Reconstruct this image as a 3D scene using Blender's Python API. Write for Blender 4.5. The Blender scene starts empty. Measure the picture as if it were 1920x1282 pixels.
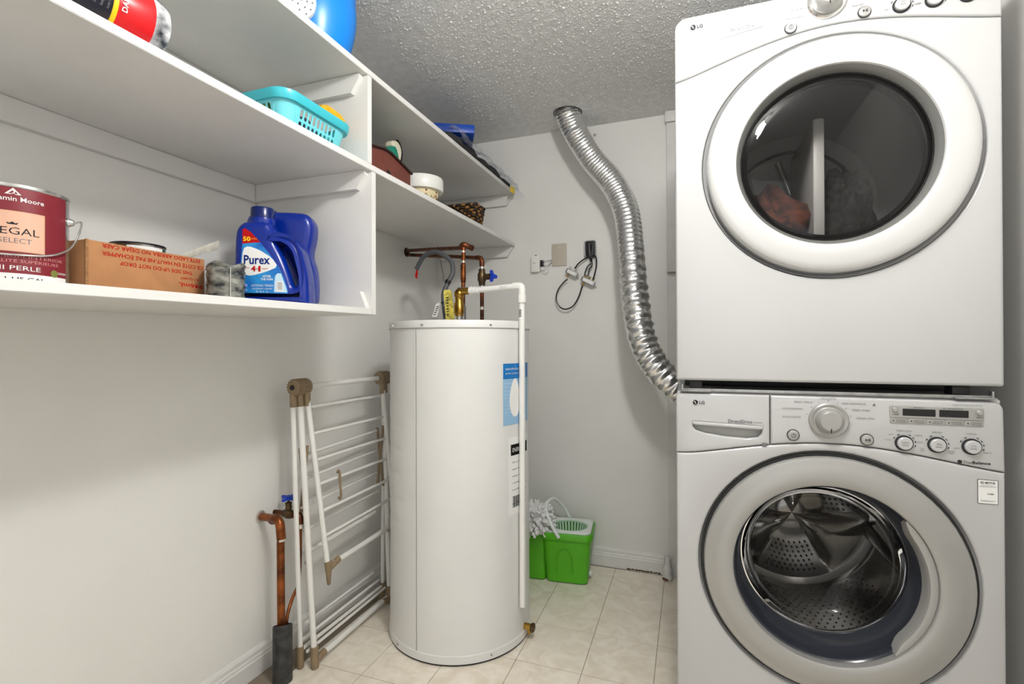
import bpy, bmesh, math, random
from mathutils import Vector, Matrix
PI = math.pi
random.seed(7)
sc = bpy.context.scene
C = sc.collection

# ------------------------------------------------------------------ camera, world, lights, exposure
def cam_setup():
    yaw, pitch, roll = .3419, .0046, -.0025
    f = Vector((-math.sin(yaw)*math.cos(pitch), math.cos(yaw)*math.cos(pitch), math.sin(pitch)))
    r0 = Vector((math.cos(yaw), math.sin(yaw), 0)); u0 = r0.cross(f)
    r = r0*math.cos(roll)+u0*math.sin(roll); u = -r0*math.sin(roll)+u0*math.cos(roll)
    cd = bpy.data.cameras.new('camera'); co = bpy.data.objects.new('camera', cd); C.objects.link(co)
    m = Matrix((r, u, -f)).transposed().to_4x4(); m.translation = Vector((1.3813, 0, 1.1096))
    co.matrix_world = m
    cd.sensor_width = 36; cd.lens = 36*931.63/1920; cd.clip_start = .02
    sc.camera = co
cam_setup()
w = bpy.data.worlds.new('world'); sc.world = w; w.use_nodes = True
w.node_tree.nodes['Background'].inputs[0].default_value = (1, 1, 1, 1)
w.node_tree.nodes['Background'].inputs[1].default_value = 1.5
sc.view_settings.view_transform = 'Standard'; sc.view_settings.look = 'None'
sc.view_settings.exposure = -0.07; sc.view_settings.gamma = 1; sc.view_settings.use_curve_mapping = False
LAMP_W = 20.5         # watts of each of the two bulbs of the ceiling fitting
LAMPS = ((1.38, .76, 2.10), (1.43, .62, 2.10))
for i, p in enumerate(LAMPS):
    ld = bpy.data.lights.new('bulb_light', 'POINT'); ld.energy = LAMP_W; ld.color = (1, .985, .955)
    ld.shadow_soft_size = .062
    lo = bpy.data.objects.new('bulb_light', ld); lo.location = p; C.objects.link(lo)

# ------------------------------------------------------------------ helpers
def lin(c):
    c = c/255
    return c/12.92 if c <= .04045 else ((c+.055)/1.055)**2.4
def rgb(*c): return (lin(c[0]), lin(c[1]), lin(c[2]), 1)

def mat(name, col, rough=.5, metal=0, var=0, vscale=8, bump=0, bscale=60, spec=None, coat=0, col2=None, stretch=None):
    m = bpy.data.materials.new(name); m.use_nodes = True
    nt = m.node_tree; b = nt.nodes['Principled BSDF']
    b.inputs['Base Color'].default_value = rgb(*col)
    b.inputs['Roughness'].default_value = rough; b.inputs['Metallic'].default_value = metal
    if spec is not None: b.inputs['Specular IOR Level'].default_value = spec
    if coat: b.inputs['Coat Weight'].default_value = coat; b.inputs['Coat Roughness'].default_value = .05
    tc = nt.nodes.new('ShaderNodeTexCoord'); vec = tc.outputs['Object']
    if stretch:
        mp = nt.nodes.new('ShaderNodeMapping'); mp.inputs['Scale'].default_value = stretch
        nt.links.new(vec, mp.inputs[0]); vec = mp.outputs[0]
    if var or col2:
        n = nt.nodes.new('ShaderNodeTexNoise'); n.inputs['Scale'].default_value = vscale; n.inputs['Detail'].default_value = 6
        nt.links.new(vec, n.inputs['Vector'])
        r = nt.nodes.new('ShaderNodeValToRGB'); nt.links.new(n.outputs['Fac'], r.inputs[0])
        r.color_ramp.elements[0].position = .35; r.color_ramp.elements[1].position = .65
        lo = col2 if col2 else tuple(max(0, c*(1-var)) for c in col)
        r.color_ramp.elements[0].color = rgb(*lo); r.color_ramp.elements[1].color = rgb(*col)
        nt.links.new(r.outputs[0], b.inputs['Base Color'])
    if bump:
        n = nt.nodes.new('ShaderNodeTexNoise'); n.inputs['Scale'].default_value = bscale; n.inputs['Detail'].default_value = 4
        nt.links.new(vec, n.inputs['Vector'])
        bp = nt.nodes.new('ShaderNodeBump'); bp.inputs['Strength'].default_value = bump; bp.inputs['Distance'].default_value = .004
        nt.links.new(n.outputs['Fac'], bp.inputs['Height']); nt.links.new(bp.outputs[0], b.inputs['Normal'])
    return m

CEN = {}
def setmat(me, m):
    if isinstance(m, (list, tuple)):
        for k in m: me.materials.append(k)
    else: me.materials.append(m)
def link(name, me, m, parent=None, smooth=40, kind=None):
    """me is in world coordinates; the object's origin becomes the centre of its box"""
    if m is not None: setmat(me, m)
    if smooth:
        me.shade_smooth(); me.set_sharp_from_angle(angle=math.radians(smooth))
    vs = [v.co for v in me.vertices]
    lo = Vector((min(v.x for v in vs), min(v.y for v in vs), min(v.z for v in vs)))
    hi = Vector((max(v.x for v in vs), max(v.y for v in vs), max(v.z for v in vs)))
    c = (lo+hi)/2
    if parent is None: c = Vector((c.x, c.y, lo.z))
    me.transform(Matrix.Translation(-c))
    o = bpy.data.objects.new(name, me); C.objects.link(o); CEN[o.name] = c
    o.location = c
    if parent is not None:
        o.parent = parent; o.location = c-CEN[parent.name]
    if kind: o['kind'] = kind
    return o
def tag(o, label, cat, group=None):
    o['label'] = label; o['category'] = cat
    if group: o['group'] = group
    return o
def thing(name, label, cat, loc, group=None):
    o = bpy.data.objects.new(name, None); C.objects.link(o); o.location = loc; o.empty_display_size = .05
    CEN[o.name] = Vector(loc); return tag(o, label, cat, group)

def me_from(bm, name='m'):
    bmesh.ops.recalc_face_normals(bm, faces=bm.faces)
    me = bpy.data.meshes.new(name); bm.to_mesh(me); bm.free(); return me
def pymesh(v, f, recalc=True):
    bm = bmesh.new(); vs = [bm.verts.new(p) for p in v]
    for q in f:
        try: bm.faces.new([vs[i] for i in q])
        except ValueError: pass
    if recalc: bmesh.ops.recalc_face_normals(bm, faces=bm.faces)
    me = bpy.data.meshes.new('m'); bm.to_mesh(me); bm.free(); return me
def join(*ms):
    bm = bmesh.new()
    for m in ms:
        bm.from_mesh(m)
    me = bpy.data.meshes.new('m'); bm.to_mesh(me); bm.free()
    return me
def box(lo, hi, bev=0, seg=2, M=None):
    bm = bmesh.new(); bmesh.ops.create_cube(bm, size=1)
    for v in bm.verts:
        v.co = Vector([lo[i]+(v.co[i]+.5)*(hi[i]-lo[i]) for i in range(3)])
    if bev: bmesh.ops.bevel(bm, geom=bm.edges[:], offset=bev, segments=seg, affect='EDGES', profile=.5)
    if M is not None: bm.transform(M)
    return me_from(bm)
def hexa(p, bev=0):
    """eight corners: bottom ring 0-3, top ring 4-7"""
    bm = bmesh.new(); v = [bm.verts.new(q) for q in p]
    for f in ((0,1,2,3),(4,5,6,7),(0,1,5,4),(1,2,6,5),(2,3,7,6),(3,0,4,7)): bm.faces.new([v[i] for i in f])
    bmesh.ops.recalc_face_normals(bm, faces=bm.faces)
    if bev: bmesh.ops.bevel(bm, geom=bm.edges[:], offset=bev, segments=2, affect='EDGES')
    return me_from(bm)
def frame(axis):
    a = Vector(axis).normalized(); t = Vector((0,0,1)) if abs(a.z) < .9 else Vector((1,0,0))
    x = t.cross(a).normalized(); y = a.cross(x); return x, y, a
def lathe(prof, o=(0,0,0), axis=(0,0,1), n=32, a0=0, a1=2*PI, x=None):
    """prof: (r, h) along axis"""
    X, Y, A = frame(axis)
    if x is not None: X = Vector(x); Y = A.cross(X)
    o = Vector(o); full = abs(a1-a0-2*PI) < 1e-6; k = n if full else n+1
    v = []; f = []; rows = []
    for r, h in prof:
        if r < 1e-6:
            rows.append([len(v)]*k); v.append(o+A*h)
        else:
            row = []
            for i in range(k):
                a = a0+(a1-a0)*i/n; row.append(len(v)); v.append(o+A*h+(X*math.cos(a)+Y*math.sin(a))*r)
            rows.append(row)
    for p, q in zip(rows, rows[1:]):
        for i in range(n):
            j = (i+1) % k
            t = [p[i], p[j], q[j], q[i]]; u = []
            for z in t:
                if z not in u: u.append(z)
            if len(u) > 2: f.append(u)
    return pymesh(v, f)
def cyl(a, b, r, n=16, r2=None, cap=.0):
    a = Vector(a); b = Vector(b); h = (b-a).length; r2 = r if r2 is None else r2
    c = min(cap, h/3)
    if c: pr = [(0,0),(r-c,0),(r,c),(r2,h-c),(r2-c,h),(0,h)]
    else: pr = [(0,0),(r,0),(r2,h),(0,h)]
    return lathe(pr, a, b-a, n)
def smoothpath(pts, sub=6):
    P = [Vector(p) for p in pts]
    if len(P) < 3: return P
    out = []
    for i in range(len(P)-1):
        p0 = P[max(i-1,0)]; p1 = P[i]; p2 = P[i+1]; p3 = P[min(i+2,len(P)-1)]
        for k in range(sub):
            t = k/sub
            out.append(.5*((2*p1)+(p2-p0)*t+(2*p0-5*p1+4*p2-p3)*t*t+(3*p1-p0-3*p2+p3)*t**3))
    out.append(P[-1]); return out
def tube(pts, r, n=10, sub=6, rf=None, cap=True, smooth=True, wob=None):
    P = smoothpath(pts, sub) if smooth else [Vector(p) for p in pts]
    v = []; f = []; T0 = (P[1]-P[0]).normalized(); X, Y, _ = frame(T0); m = len(P)
    for i, p in enumerate(P):
        T = (P[min(i+1,m-1)]-P[max(i-1,0)]).normalized()
        X = (X-T*X.dot(T)).normalized(); Y = T.cross(X)
        rr = rf(i/(m-1)) if rf else r
        for k in range(n):
            a = 2*PI*k/n; q = rr*(1 if wob is None else wob(i, k))
            v.append(p+(X*math.cos(a)+Y*math.sin(a))*q)
    for i in range(m-1):
        for k in range(n):
            f.append((i*n+k, i*n+(k+1)%n, (i+1)*n+(k+1)%n, (i+1)*n+k))
    if cap: f.append(tuple(range(n))[::-1]); f.append(tuple((m-1)*n+k for k in range(n)))
    return pymesh(v, f)
def bend(a, b, c, r=.02, k=6):
    """corner a-b-c rounded with radius r -> list of points"""
    a, b, c = Vector(a), Vector(b), Vector(c)
    p = b+(a-b).normalized()*r; q = b+(c-b).normalized()*r
    return [p*(1-t)**2+b*2*t*(1-t)+q*t*t for t in [i/k for i in range(k+1)]]
def plate(outs, th, bev, fn, seg=3):
    """2D outlines (first the rim, others the holes) -> plate of depth th with rounded edges; fn(u, v, d) -> world, d in 0..th"""
    cu = bpy.data.curves.new('c', 'CURVE'); cu.dimensions = '2D'; cu.fill_mode = 'BOTH'
    e = max(th/2-bev, 0.0)
    cu.extrude = e; cu.bevel_depth = bev; cu.bevel_resolution = seg; cu.offset = -bev
    for pts in outs:
        s = cu.splines.new('POLY'); s.points.add(len(pts)-1); s.use_cyclic_u = True
        for p, q in zip(s.points, pts): p.co = (q[0], q[1], 0, 1)
    o = bpy.data.objects.new('c', cu); C.objects.link(o)
    dg = bpy.context.evaluated_depsgraph_get()
    me = bpy.data.meshes.new_from_object(o.evaluated_get(dg)); bpy.data.objects.remove(o); bpy.data.curves.remove(cu)
    me.materials.clear()
    bm = bmesh.new(); bm.from_mesh(me); bmesh.ops.remove_doubles(bm, verts=bm.verts, dist=1e-6)
    for v in bm.verts: v.co = Vector(fn(v.co.x, v.co.y, v.co.z+th/2))
    return me_from(bm)
def flat(pts, fn, d=.0006, sub=0):
    """thin printed patch: polygon with small thickness"""
    n = len(pts); v = [fn(p[0], p[1], d) for p in pts]+[fn(p[0], p[1], 0) for p in pts]
    f = [tuple(range(n))]+[(i, (i+1)%n, n+(i+1)%n, n+i) for i in range(n)]
    return pymesh(v, f)
def patch(u0, u1, v0, v1, fn, d=.0006, nu=10, nv=1):
    """rectangle following a curved surface"""
    v = []; f = []
    for j in range(nv+1):
        for i in range(nu+1): v.append(fn(u0+(u1-u0)*i/nu, v0+(v1-v0)*j/nv, d))
    for j in range(nv):
        for i in range(nu):
            a = j*(nu+1)+i; f.append((a, a+1, a+nu+2, a+nu+1))
    return pymesh(v, f)
def text(parent, s, fn, u, v, h, m, width=None, align='C', bold=0, rot=0, name='lettering', d=.0012, shear=0):
    """s printed with cap height h at (u, v) of the surface fn"""
    cu = bpy.data.curves.new('t', 'FONT'); cu.body = s; cu.size = 1; cu.resolution_u = 2; cu.offset = bold; cu.shear = shear
    o = bpy.data.objects.new('t', cu); C.objects.link(o)
    dg = bpy.context.evaluated_depsgraph_get()
    me = bpy.data.meshes.new_from_object(o.evaluated_get(dg)); bpy.data.objects.remove(o); bpy.data.curves.remove(cu)
    me.materials.clear()
    xs = [p.co.x for p in me.vertices]
    if not xs: return None
    x0, x1 = min(xs), max(xs); k = h/.70; kx = k if width is None else width/(x1-x0)
    off = {'C': (x0+x1)/2, 'L': x0, 'R': x1}[align]
    ca, sa = math.cos(rot), math.sin(rot)
    for p in me.vertices:
        a = (p.co.x-off)*kx; b = (p.co.y-.35)*k
        p.co = Vector(fn(u+a*ca-b*sa, v+a*sa+b*ca, d))
    return link(name, me, m, parent, smooth=0)
def arc(cx, cy, r, a0, a1, n=16, ry=None):
    ry = r if ry is None else ry
    return [(cx+r*math.cos(a0+(a1-a0)*i/n), cy+ry*math.sin(a0+(a1-a0)*i/n)) for i in range(n+1)]
def circ(cx, cy, r, n=40): return arc(cx, cy, r, 0, 2*PI, n)[:-1]
def rrect(u0, v0, u1, v1, r, n=5):
    return arc(u1-r, v1-r, r, 0, PI/2, n)+arc(u0+r, v1-r, r, PI/2, PI, n)+arc(u0+r, v0+r, r, PI, 1.5*PI, n)+arc(u1-r, v0+r, r, 1.5*PI, 2*PI, n)

# ------------------------------------------------------------------ materials
WALL = mat('wall_paint', (232, 231, 227), .38, var=.02, vscale=3, bump=.10, bscale=70, spec=.4)
def scuffed(m, s=7):
    nt = m.node_tree; b = nt.nodes['Principled BSDF']; src = b.inputs['Base Color'].links[0].from_socket
    v = nt.nodes.new('ShaderNodeTexVoronoi'); v.inputs['Scale'].default_value = s
    tc = [n for n in nt.nodes if n.type == 'TEX_COORD'][0]
    nz = nt.nodes.new('ShaderNodeTexNoise'); nz.inputs['Scale'].default_value = 2.2
    nt.links.new(tc.outputs['Object'], v.inputs['Vector']); nt.links.new(tc.outputs['Object'], nz.inputs['Vector'])
    a = nt.nodes.new('ShaderNodeMath'); a.operation = 'LESS_THAN'; a.inputs[1].default_value = .045
    nt.links.new(v.outputs['Distance'], a.inputs[0])
    c = nt.nodes.new('ShaderNodeMath'); c.operation = 'GREATER_THAN'; c.inputs[1].default_value = .53
    nt.links.new(nz.outputs['Fac'], c.inputs[0])
    d = nt.nodes.new('ShaderNodeMath'); d.operation = 'MULTIPLY'
    nt.links.new(a.outputs[0], d.inputs[0]); nt.links.new(c.outputs[0], d.inputs[1])
    e = nt.nodes.new('ShaderNodeMath'); e.operation = 'MULTIPLY'; e.inputs[1].default_value = .55
    nt.links.new(d.outputs[0], e.inputs[0])
    mx = nt.nodes.new('ShaderNodeMix'); mx.data_type = 'RGBA'
    nt.links.new(e.outputs[0], mx.inputs[0]); nt.links.new(src, mx.inputs[6]); mx.inputs[7].default_value = rgb(95, 92, 88)
    nt.links.new(mx.outputs[2], b.inputs['Base Color'])
scuffed(WALL, 5)
TRIMW = mat('trim_paint', (226, 225, 222), .35, var=.03, vscale=12)
SHELFW = mat('shelf_paint', (226, 225, 222), .42, var=.02, vscale=6, bump=.08, bscale=90)
CEIL = mat('ceiling_plaster', (236, 236, 235), .9, var=.05, vscale=30, bump=.8, bscale=110)
POP = mat('popcorn_plaster', (240, 240, 239), .9)
TILE = mat('vinyl_tile', (246, 238, 224), .33, vscale=14, col2=(232, 221, 203), bump=.06, bscale=160)
GROUT = mat('tile_joint', (140, 128, 112), .7, var=.1)
ENAM = mat('white_enamel', (184, 184, 184), .22, spec=.5, coat=.25)
ENAM2 = mat('white_jacket', (228, 228, 226), .35, var=.02, vscale=4, bump=.05, bscale=5)
SILV = mat('satin_silver_plastic', (166, 165, 162), .36, metal=.35)
SILVD = mat('dryer_silver_plastic', (196, 196, 195), .34, metal=.12)
GREYP = mat('grey_bezel_plastic', (118, 118, 115), .4, metal=.25)
DARK = mat('black_rubber', (22, 22, 22), .45)
BLK = mat('black_plastic', (16, 16, 17), .3)
GASK = mat('smoky_plastic', (46, 49, 57), .12, spec=.6)
CHROME = mat('chrome', (225, 225, 225), .1, metal=1)
DRUM = mat('drum_steel', (205, 203, 200), .17, metal=1, bump=.04, bscale=9)
DRUMD = mat('dryer_drum', (150, 150, 150), .3, metal=.6)
STEEL = mat('zinc_steel', (176, 176, 176), .32, metal=.9, var=.12, vscale=40)
FOIL = mat('aluminium_foil', (238, 238, 238), .24, metal=1, bump=.35, bscale=70)
COPPER = mat('copper', (156, 88, 44), .34, metal=.8, vscale=26, col2=(84, 46, 26))
COPPERD = mat('old_copper', (120, 66, 36), .38, metal=.7, vscale=26, col2=(58, 36, 24))
BRASS = mat('brass', (196, 158, 74), .26, metal=1, vscale=30, col2=(140, 100, 44))
BRONZE = mat('aged_bronze', (104, 84, 56), .42, metal=.7, vscale=40, col2=(66, 54, 38))
SOLDER = mat('solder', (214, 212, 205), .35, metal=.7)
PVC = mat('white_pvc', (236, 235, 231), .3)
TAN = mat('tan_plastic', (146, 126, 98), .5, var=.08, vscale=30)
RACKW = mat('rack_white', (232, 231, 227), .3)
BLUEH = mat('blue_handle', (10, 62, 190), .35)
SLEEVE = mat('black_pipe_foam', (28, 28, 29), .5, vscale=40, col2=(64, 64, 64))
CONDUIT = mat('grey_conduit', (82, 84, 88), .45)
LG = mat('print_dark', (52, 52, 54), .8, spec=.12)
PG = mat('print_grey', (118, 118, 120), .8, spec=.12)
PLG = mat('print_light_grey', (120, 120, 122), .8, spec=.12)
PW = mat('print_white', (238, 238, 236), .8, spec=.12)
PRED = mat('print_red', (184, 24, 26), .8, spec=.12)
PBLACK = mat('print_black', (24, 24, 24), .8, spec=.12)

# ------------------------------------------------------------------ setting
H = 2.2176
def wx(y, off=0): return off+.0328*(y-1.3)          # left wall
def by(x, off=0): return 2.5218-.0105*x-off         # back wall
def struct(o): o['kind'] = 'structure'; return o
FY = -.62
struct(link('wall_left', hexa([(wx(FY)-.1,FY,0),(wx(FY),FY,0),(wx(2.6),2.6,0),(wx(2.6)-.1,2.6,0)]+[(wx(FY)-.1,FY,H),(wx(FY),FY,H),(wx(2.6),2.6,H),(wx(2.6)-.1,2.6,H)]), WALL))
struct(link('wall_back', hexa([(0,by(0),0),(2.3,by(2.3),0),(2.3,2.62,0),(0,2.62,0),(0,by(0),H),(2.3,by(2.3),H),(2.3,2.62,H),(0,2.62,H)]), WALL))
struct(link('wall_right', box((2.125,FY,0),(2.225,2.5,H)), WALL))
wf = [box((-.06,FY-.1,0),(.95,FY,H)), box((1.85,FY-.1,0),(2.125,FY,H)), box((.95,FY-.1,2.05),(1.85,FY,H))]
struct(link('wall_front', join(*wf), WALL))
struct(link('trim_1', join(box((.89,FY+.0005,0),(.95,FY+.015,2.11),.003), box((1.85,FY+.0005,0),(1.91,FY+.015,2.11),.003), box((.951,FY+.0005,2.05),(1.849,FY+.015,2.11),.003)), TRIMW))
ceil = struct(link('ceiling', box((-.16,FY-.1,H),(2.3,2.62,H+.08)), CEIL))
def popcorn():
    ico = [(0,0,1)]+[(math.cos(k*2*PI/5)*.9, math.sin(k*2*PI/5)*.9, .3) for k in range(5)]
    f0 = [(0,1+k,1+(k+1)%5) for k in range(5)]
    v = []; f = []
    for _ in range(17000):
        x = random.uniform(.35, 2.1); y = random.uniform(.7, 2.5)
        if (x-.84)**2+(y-2.33)**2 < .0045: continue
        r = .0016+.0038*random.random()**2.0; a = random.random()*6.3; b = len(v); s = random.uniform(.7, 1.5)
        for p in ico:
            px, py = p[0]*r*s, p[1]*r/s
            v.append((x+px*math.cos(a)-py*math.sin(a), y+px*math.sin(a)+py*math.cos(a), H-.0002-p[2]*r*1.0+.3*r))
        f += [(b+i, b+j, b+k) for i, j, k in f0]
    me = bpy.data.meshes.new('m'); me.from_pydata(v, [], f); return me
link('popcorn_texture', popcorn(), POP, ceil, smooth=60, kind='stuff')
floor = struct(link('floor', box((-.16,FY-.9,-.08),(2.3,2.62,-.0015)), GROUT))
TX, TY = .2325, .249
tm = {}
bm0 = box((0,0,-.0015),(TX-.0020,TY-.0020,0), .0004, 1)
n = 0
for i in range(-1, 10):
    for j in range(-3, 11):
        x0 = 1.037+(i-4)*TX; y0 = 1.657+(j-6)*TY
        x1, y1 = min(x0+TX, 2.12), min(y0+TY, 2.49)
        if x0 < -.09 or x1-x0 < .02 or y1-y0 < .02 or y0 < FY: continue
        x0 = max(x0, -.03)
        if abs(x1-x0-TX) < 1e-6 and abs(y1-y0-TY) < 1e-6:
            o = bpy.data.objects.new('tile', tm.setdefault('a', bm0)); C.objects.link(o)
            if not bm0.materials: bm0.materials.append(TILE)
            o.parent = floor; o.location = Vector((x0, y0, 0))-CEN[floor.name]
        else:
            link('tile', box((x0,y0,-.0015),(x1-.0020,y1-.0020,0)), TILE, floor, smooth=0)
# tiles look up their marbling in world space so that no two are alike
nt = TILE.node_tree; g = nt.nodes.new('ShaderNodeNewGeometry')
for l in list(nt.links):
    if l.from_node.type == 'TEX_COORD': nt.links.new(g.outputs['Position'], l.to_socket)
nzt = [x for x in nt.nodes if x.type == 'TEX_NOISE'][0]; nzt.inputs['Distortion'].default_value = 1.2
# baseboards (moulded profile swept along the wall)
def baseboard(name, a, b, nrm):
    a, b, nrm = Vector(a), Vector(b), Vector(nrm).normalized()
    pr = [(0,0),(.016,0),(.016,.055),(.013,.060),(.013,.066),(.010,.070),(.010,.082),(.006,.090),(0,.093)]
    v = [p+nrm*d+Vector((0,0,h)) for p in (a, b) for d, h in pr]; k = len(pr)
    f = [(i, i+1, k+i+1, k+i) for i in range(k-1)]+[tuple(range(k)), tuple(range(k, 2*k))]
    return struct(link(name, pymesh(v, f), TRIMW, smooth=25))
baseboard('baseboard_back', (.03,by(.03),0), (1.265,by(1.265),0), (0,-1,0))
baseboard('baseboard_left', (wx(FY),FY,0), (wx(2.5),2.5,0), (1,0,0))
# boxed vertical trim beside the appliances, in three lengths
yb = by(1.3)
struct(link('trim_2', join(box((1.278,yb-.042,2.165),(1.40,yb-.001,H-.001),.003)), TRIMW))
struct(link('trim_3', join(box((1.284,yb-.034,1.452),(1.40,yb-.001,2.163),.003)), TRIMW))
struct(link('trim_4', join(box((1.286,yb-.026,.0),(1.40,yb-.001,1.43),.003)), TRIMW))

rc2 = random.Random(6)
bbk = bpy.data.objects['baseboard_back']
RUST = mat('bare_rusty_wood', (112, 74, 50), .9, vscale=60, col2=(60, 40, 30))
for k in range(9):
    x = 1.10+.018*k; q = by(x)-.0165
    link('chipped_patch', flat([(x+rc2.uniform(-.004,.004)+.010*math.cos(a), .006+rc2.uniform(.3,1)*.006*math.sin(a)) for a in [i*PI/4 for i in range(8)]], lambda u,v,d: (u, q-d, max(v,.0004)), .0008), RUST, bbk, smooth=0)
tf = bpy.data.objects['trim_4']
link('paint_lump', lathe([(0,.0005),(.020,.0005),(.026,.01),(.018,.03),(.022,.05),(.012,.075),(.014,.10),(0,.11)], (1.283,by(1.28)-.052,0), n=12), TRIMW, tf)
link('rusty_nail', cyl((1.262,by(1.26)-.075,.012),(1.285,by(1.28)-.085,.010),.005,8), RUST, tf)
# ------------------------------------------------------------------ ceiling lamp (above the frame)
lamp = thing('ceiling_light', 'ceiling lamp with two bare bulbs above the appliances', 'lamp', (1.405,.69,H))
link('lamp_base', lathe([(0,H-.0005),(.10,H-.0005),(.10,H-.012),(.085,H-.022),(0,H-.022)], (1.405,.69,0)), TRIMW, lamp)
for p in LAMPS:
    link('socket', lathe([(0,H-.02),(.02,H-.02),(.02,H-.05),(.016,H-.058),(0,H-.058)], (p[0],p[1],0), n=20), TRIMW, lamp)

# ------------------------------------------------------------------ shelving
SX = .466
sh = thing('wall_shelving', 'white painted built-in shelving of three long boards on left wall', 'shelf', (wx(1.3),1.3,1.2))
T = .019
def board(name, y0, y1, z, sl, x0=0.002, x1=SX, ye=None):
    def zz(y): return z+sl*(y-1.5)
    p = [(wx(y0,x0),y0), (wx(y0,x1),y0), (wx(y1,x1),y1), (wx(y1,x0),y1)]
    if ye is not None:
        p[2] = (p[2][0], by(p[2][0],.001)); p[3] = (p[3][0], by(p[3][0],.001))
    return link(name, hexa([(x,y,zz(y)) for x,y in p]+[(x,y,zz(y)+T) for x,y in p], .0012), SHELFW, sh)
YD = 1.2942
board('shelf_board', -.3, 2.5, 1.9279, -.0177, ye=1)
board('shelf_board', -.3, 2.5, 1.6422, -.0085, ye=1)
board('shelf_board', -.3, YD, 1.2043, .0136)
def zt(y): return 1.9279-.0177*(y-1.5)
def zm(y): return 1.6422-.0085*(y-1.5)
def zb(y): return 1.2043+.0136*(y-1.5)
def divider(y0, y1, z0, z1):
    p = [(wx(y0,.003),y0), (wx(y0,SX-.001),y0), (wx(y1,SX-.001),y1), (wx(y1,.003),y1)]
    return link('divider', hexa([(x,y,z0) for x,y in p]+[(x,y,z1) for x,y in p], .0012), SHELFW, sh)
divider(YD-.019, YD, zm(YD)+T+.0005, zt(YD)-.0005)
divider(YD+.0005, YD+.0195, zb(YD), zm(YD)-.0005)
def cleat_left(y0, y1, z, h=.056):
    p = [(wx(y0,.001),y0), (wx(y0,.019),y0), (wx(y1,.019),y1), (wx(y1,.001),y1)]
    f = lambda y: zt(y) if z == 't' else zm(y)
    link('cleat', hexa([(x,y,f(y)-h) for x,y in p]+[(x,y,f(y)-.0005) for x,y in p], .0012), SHELFW, sh)
cleat_left(-.3, YD-.001, 'm'); cleat_left(-.3, YD-.02, 't'); cleat_left(YD+.001, 2.49, 't')
def cleat_end(x0, x1, cut, z0, z1, ya, yb_, up=False):
    """board along x with its front end cut at a slant"""
    pts = [(x0,z0),(x1-cut,z0),(x1,z0+.012) if not up else (x1,z0),(x1-(0 if not up else cut),z1),(x0,z1)]
    if not up: pts = [(x0,z0),(x1-cut,z0),(x1,z1-.012),(x1,z1),(x0,z1)]
    else: pts = [(x0,z0),(x1,z0),(x1-.004,z0+.012),(x1-cut,z1),(x0,z1)]
    v = [(a,ya,b) for a,b in pts]+[(a,yb_,b) for a,b in pts]; k = len(pts)
    f = [tuple(range(k)), tuple(range(k,2*k))]+[(i,(i+1)%k,k+(i+1)%k,k+i) for i in range(k)]
    link('cleat', pymesh(v, f), SHELFW, sh, smooth=20)
cleat_end(.021, .450, .03, zm(YD)-.056, zm(YD)-.0005, YD-.019, YD)
cleat_end(.021, .445, .03, zt(YD)-.056, zt(YD)-.0005, YD-.038, YD-.0195)
cleat_end(.01, .455, .022, zb(YD)+T, zb(YD)+T+.052, YD-.019, YD, up=True)
cleat_end(.06, .490, .03, zt(2.5)-.056, zt(2.5)-.0005, by(.3)-.022, by(.3)-.004)
cleat_end(.06, .494, .03, zm(2.5)-.056, zm(2.5)-.0005, by(.3)-.022, by(.3)-.004)

# ------------------------------------------------------------------ appliances
AX, AY, AW = 1.349, 1.39, .686
def F(u, v, d=0): return (AX+u, AY-d, v)
def ring(name, prof, cu, cv, m, parent, n=72):
    """prof: (r, d towards viewer)"""
    return link(name, lathe([(r, d) for r, d in prof], F(cu, cv, 0), (0,-1,0), n), m, parent, smooth=35)
def lg_mark(parent, u, v, s, m):
    """round mark: dark disc with a bent light stroke and a dot, then two letters"""
    link('logo', flat(circ(u, v, s*.62, 24), F, .0022), m, parent, smooth=0)
    def Fd(a, b, d): return F(a, b, d+.0005)
    link('logo', flat([(u-s*.08,v+s*.30),(u+s*.02,v+s*.30),(u+s*.02,v-s*.22),(u+s*.25,v-s*.22),(u+s*.25,v-s*.32),(u-s*.08,v-s*.32)], Fd, .0022), PW, parent, smooth=0)
    link('logo', flat(circ(u-s*.26, v+s*.2, s*.1, 10), Fd, .0022), PW, parent, smooth=0)
    text(parent, 'LG', F, u+s*.95, v, s*.82, m, align='L', bold=.02, d=.0022)
def shell(z0, z1, t=.012):
    x0, x1, y0, y1 = AX+.002, AX+AW-.002, AY+.0225, 2.0
    return join(box((x0,y0,z0),(x0+t,y1,z1),.003), box((x1-t,y0,z0),(x1,y1,z1),.003), box((x0+t,y0,z1-t),(x1-t,y1,z1),.002), box((x0+t,y0,z0),(x1-t,y1,z0+t),.002), box((x0+t,y1-t,z0+t),(x1-t,y1,z1-t)))
def front_plates(root, seam, z0, z1, dc, names):
    """lower front with the door opening, upper control fascia, both 20 mm thick with rounded edges"""
    n = 40
    pts = [(AW*i/n, seam(AW*i/n)) for i in range(n+1)]
    rc = .022
    low = [(p[0], p[1]-.0008) for p in pts][::-1]
    low = low+[(0, z0+.004)]+[(.004, z0), (AW-.004, z0)]+[(AW, z0+.004)]
    link('front_panel', plate([low, circ(dc[0], dc[1], .2955, 72)[::-1]], .026, .007, lambda u,v,d: F(u,v,d-.026)), ENAM, root)
    return pts
def dish(root, c, m=ENAM):
    ring('door_recess', [(.2945,-.004),(.290,-.014),(.284,-.022),(.26,-.024)], c[0], c[1], m, root)
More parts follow.
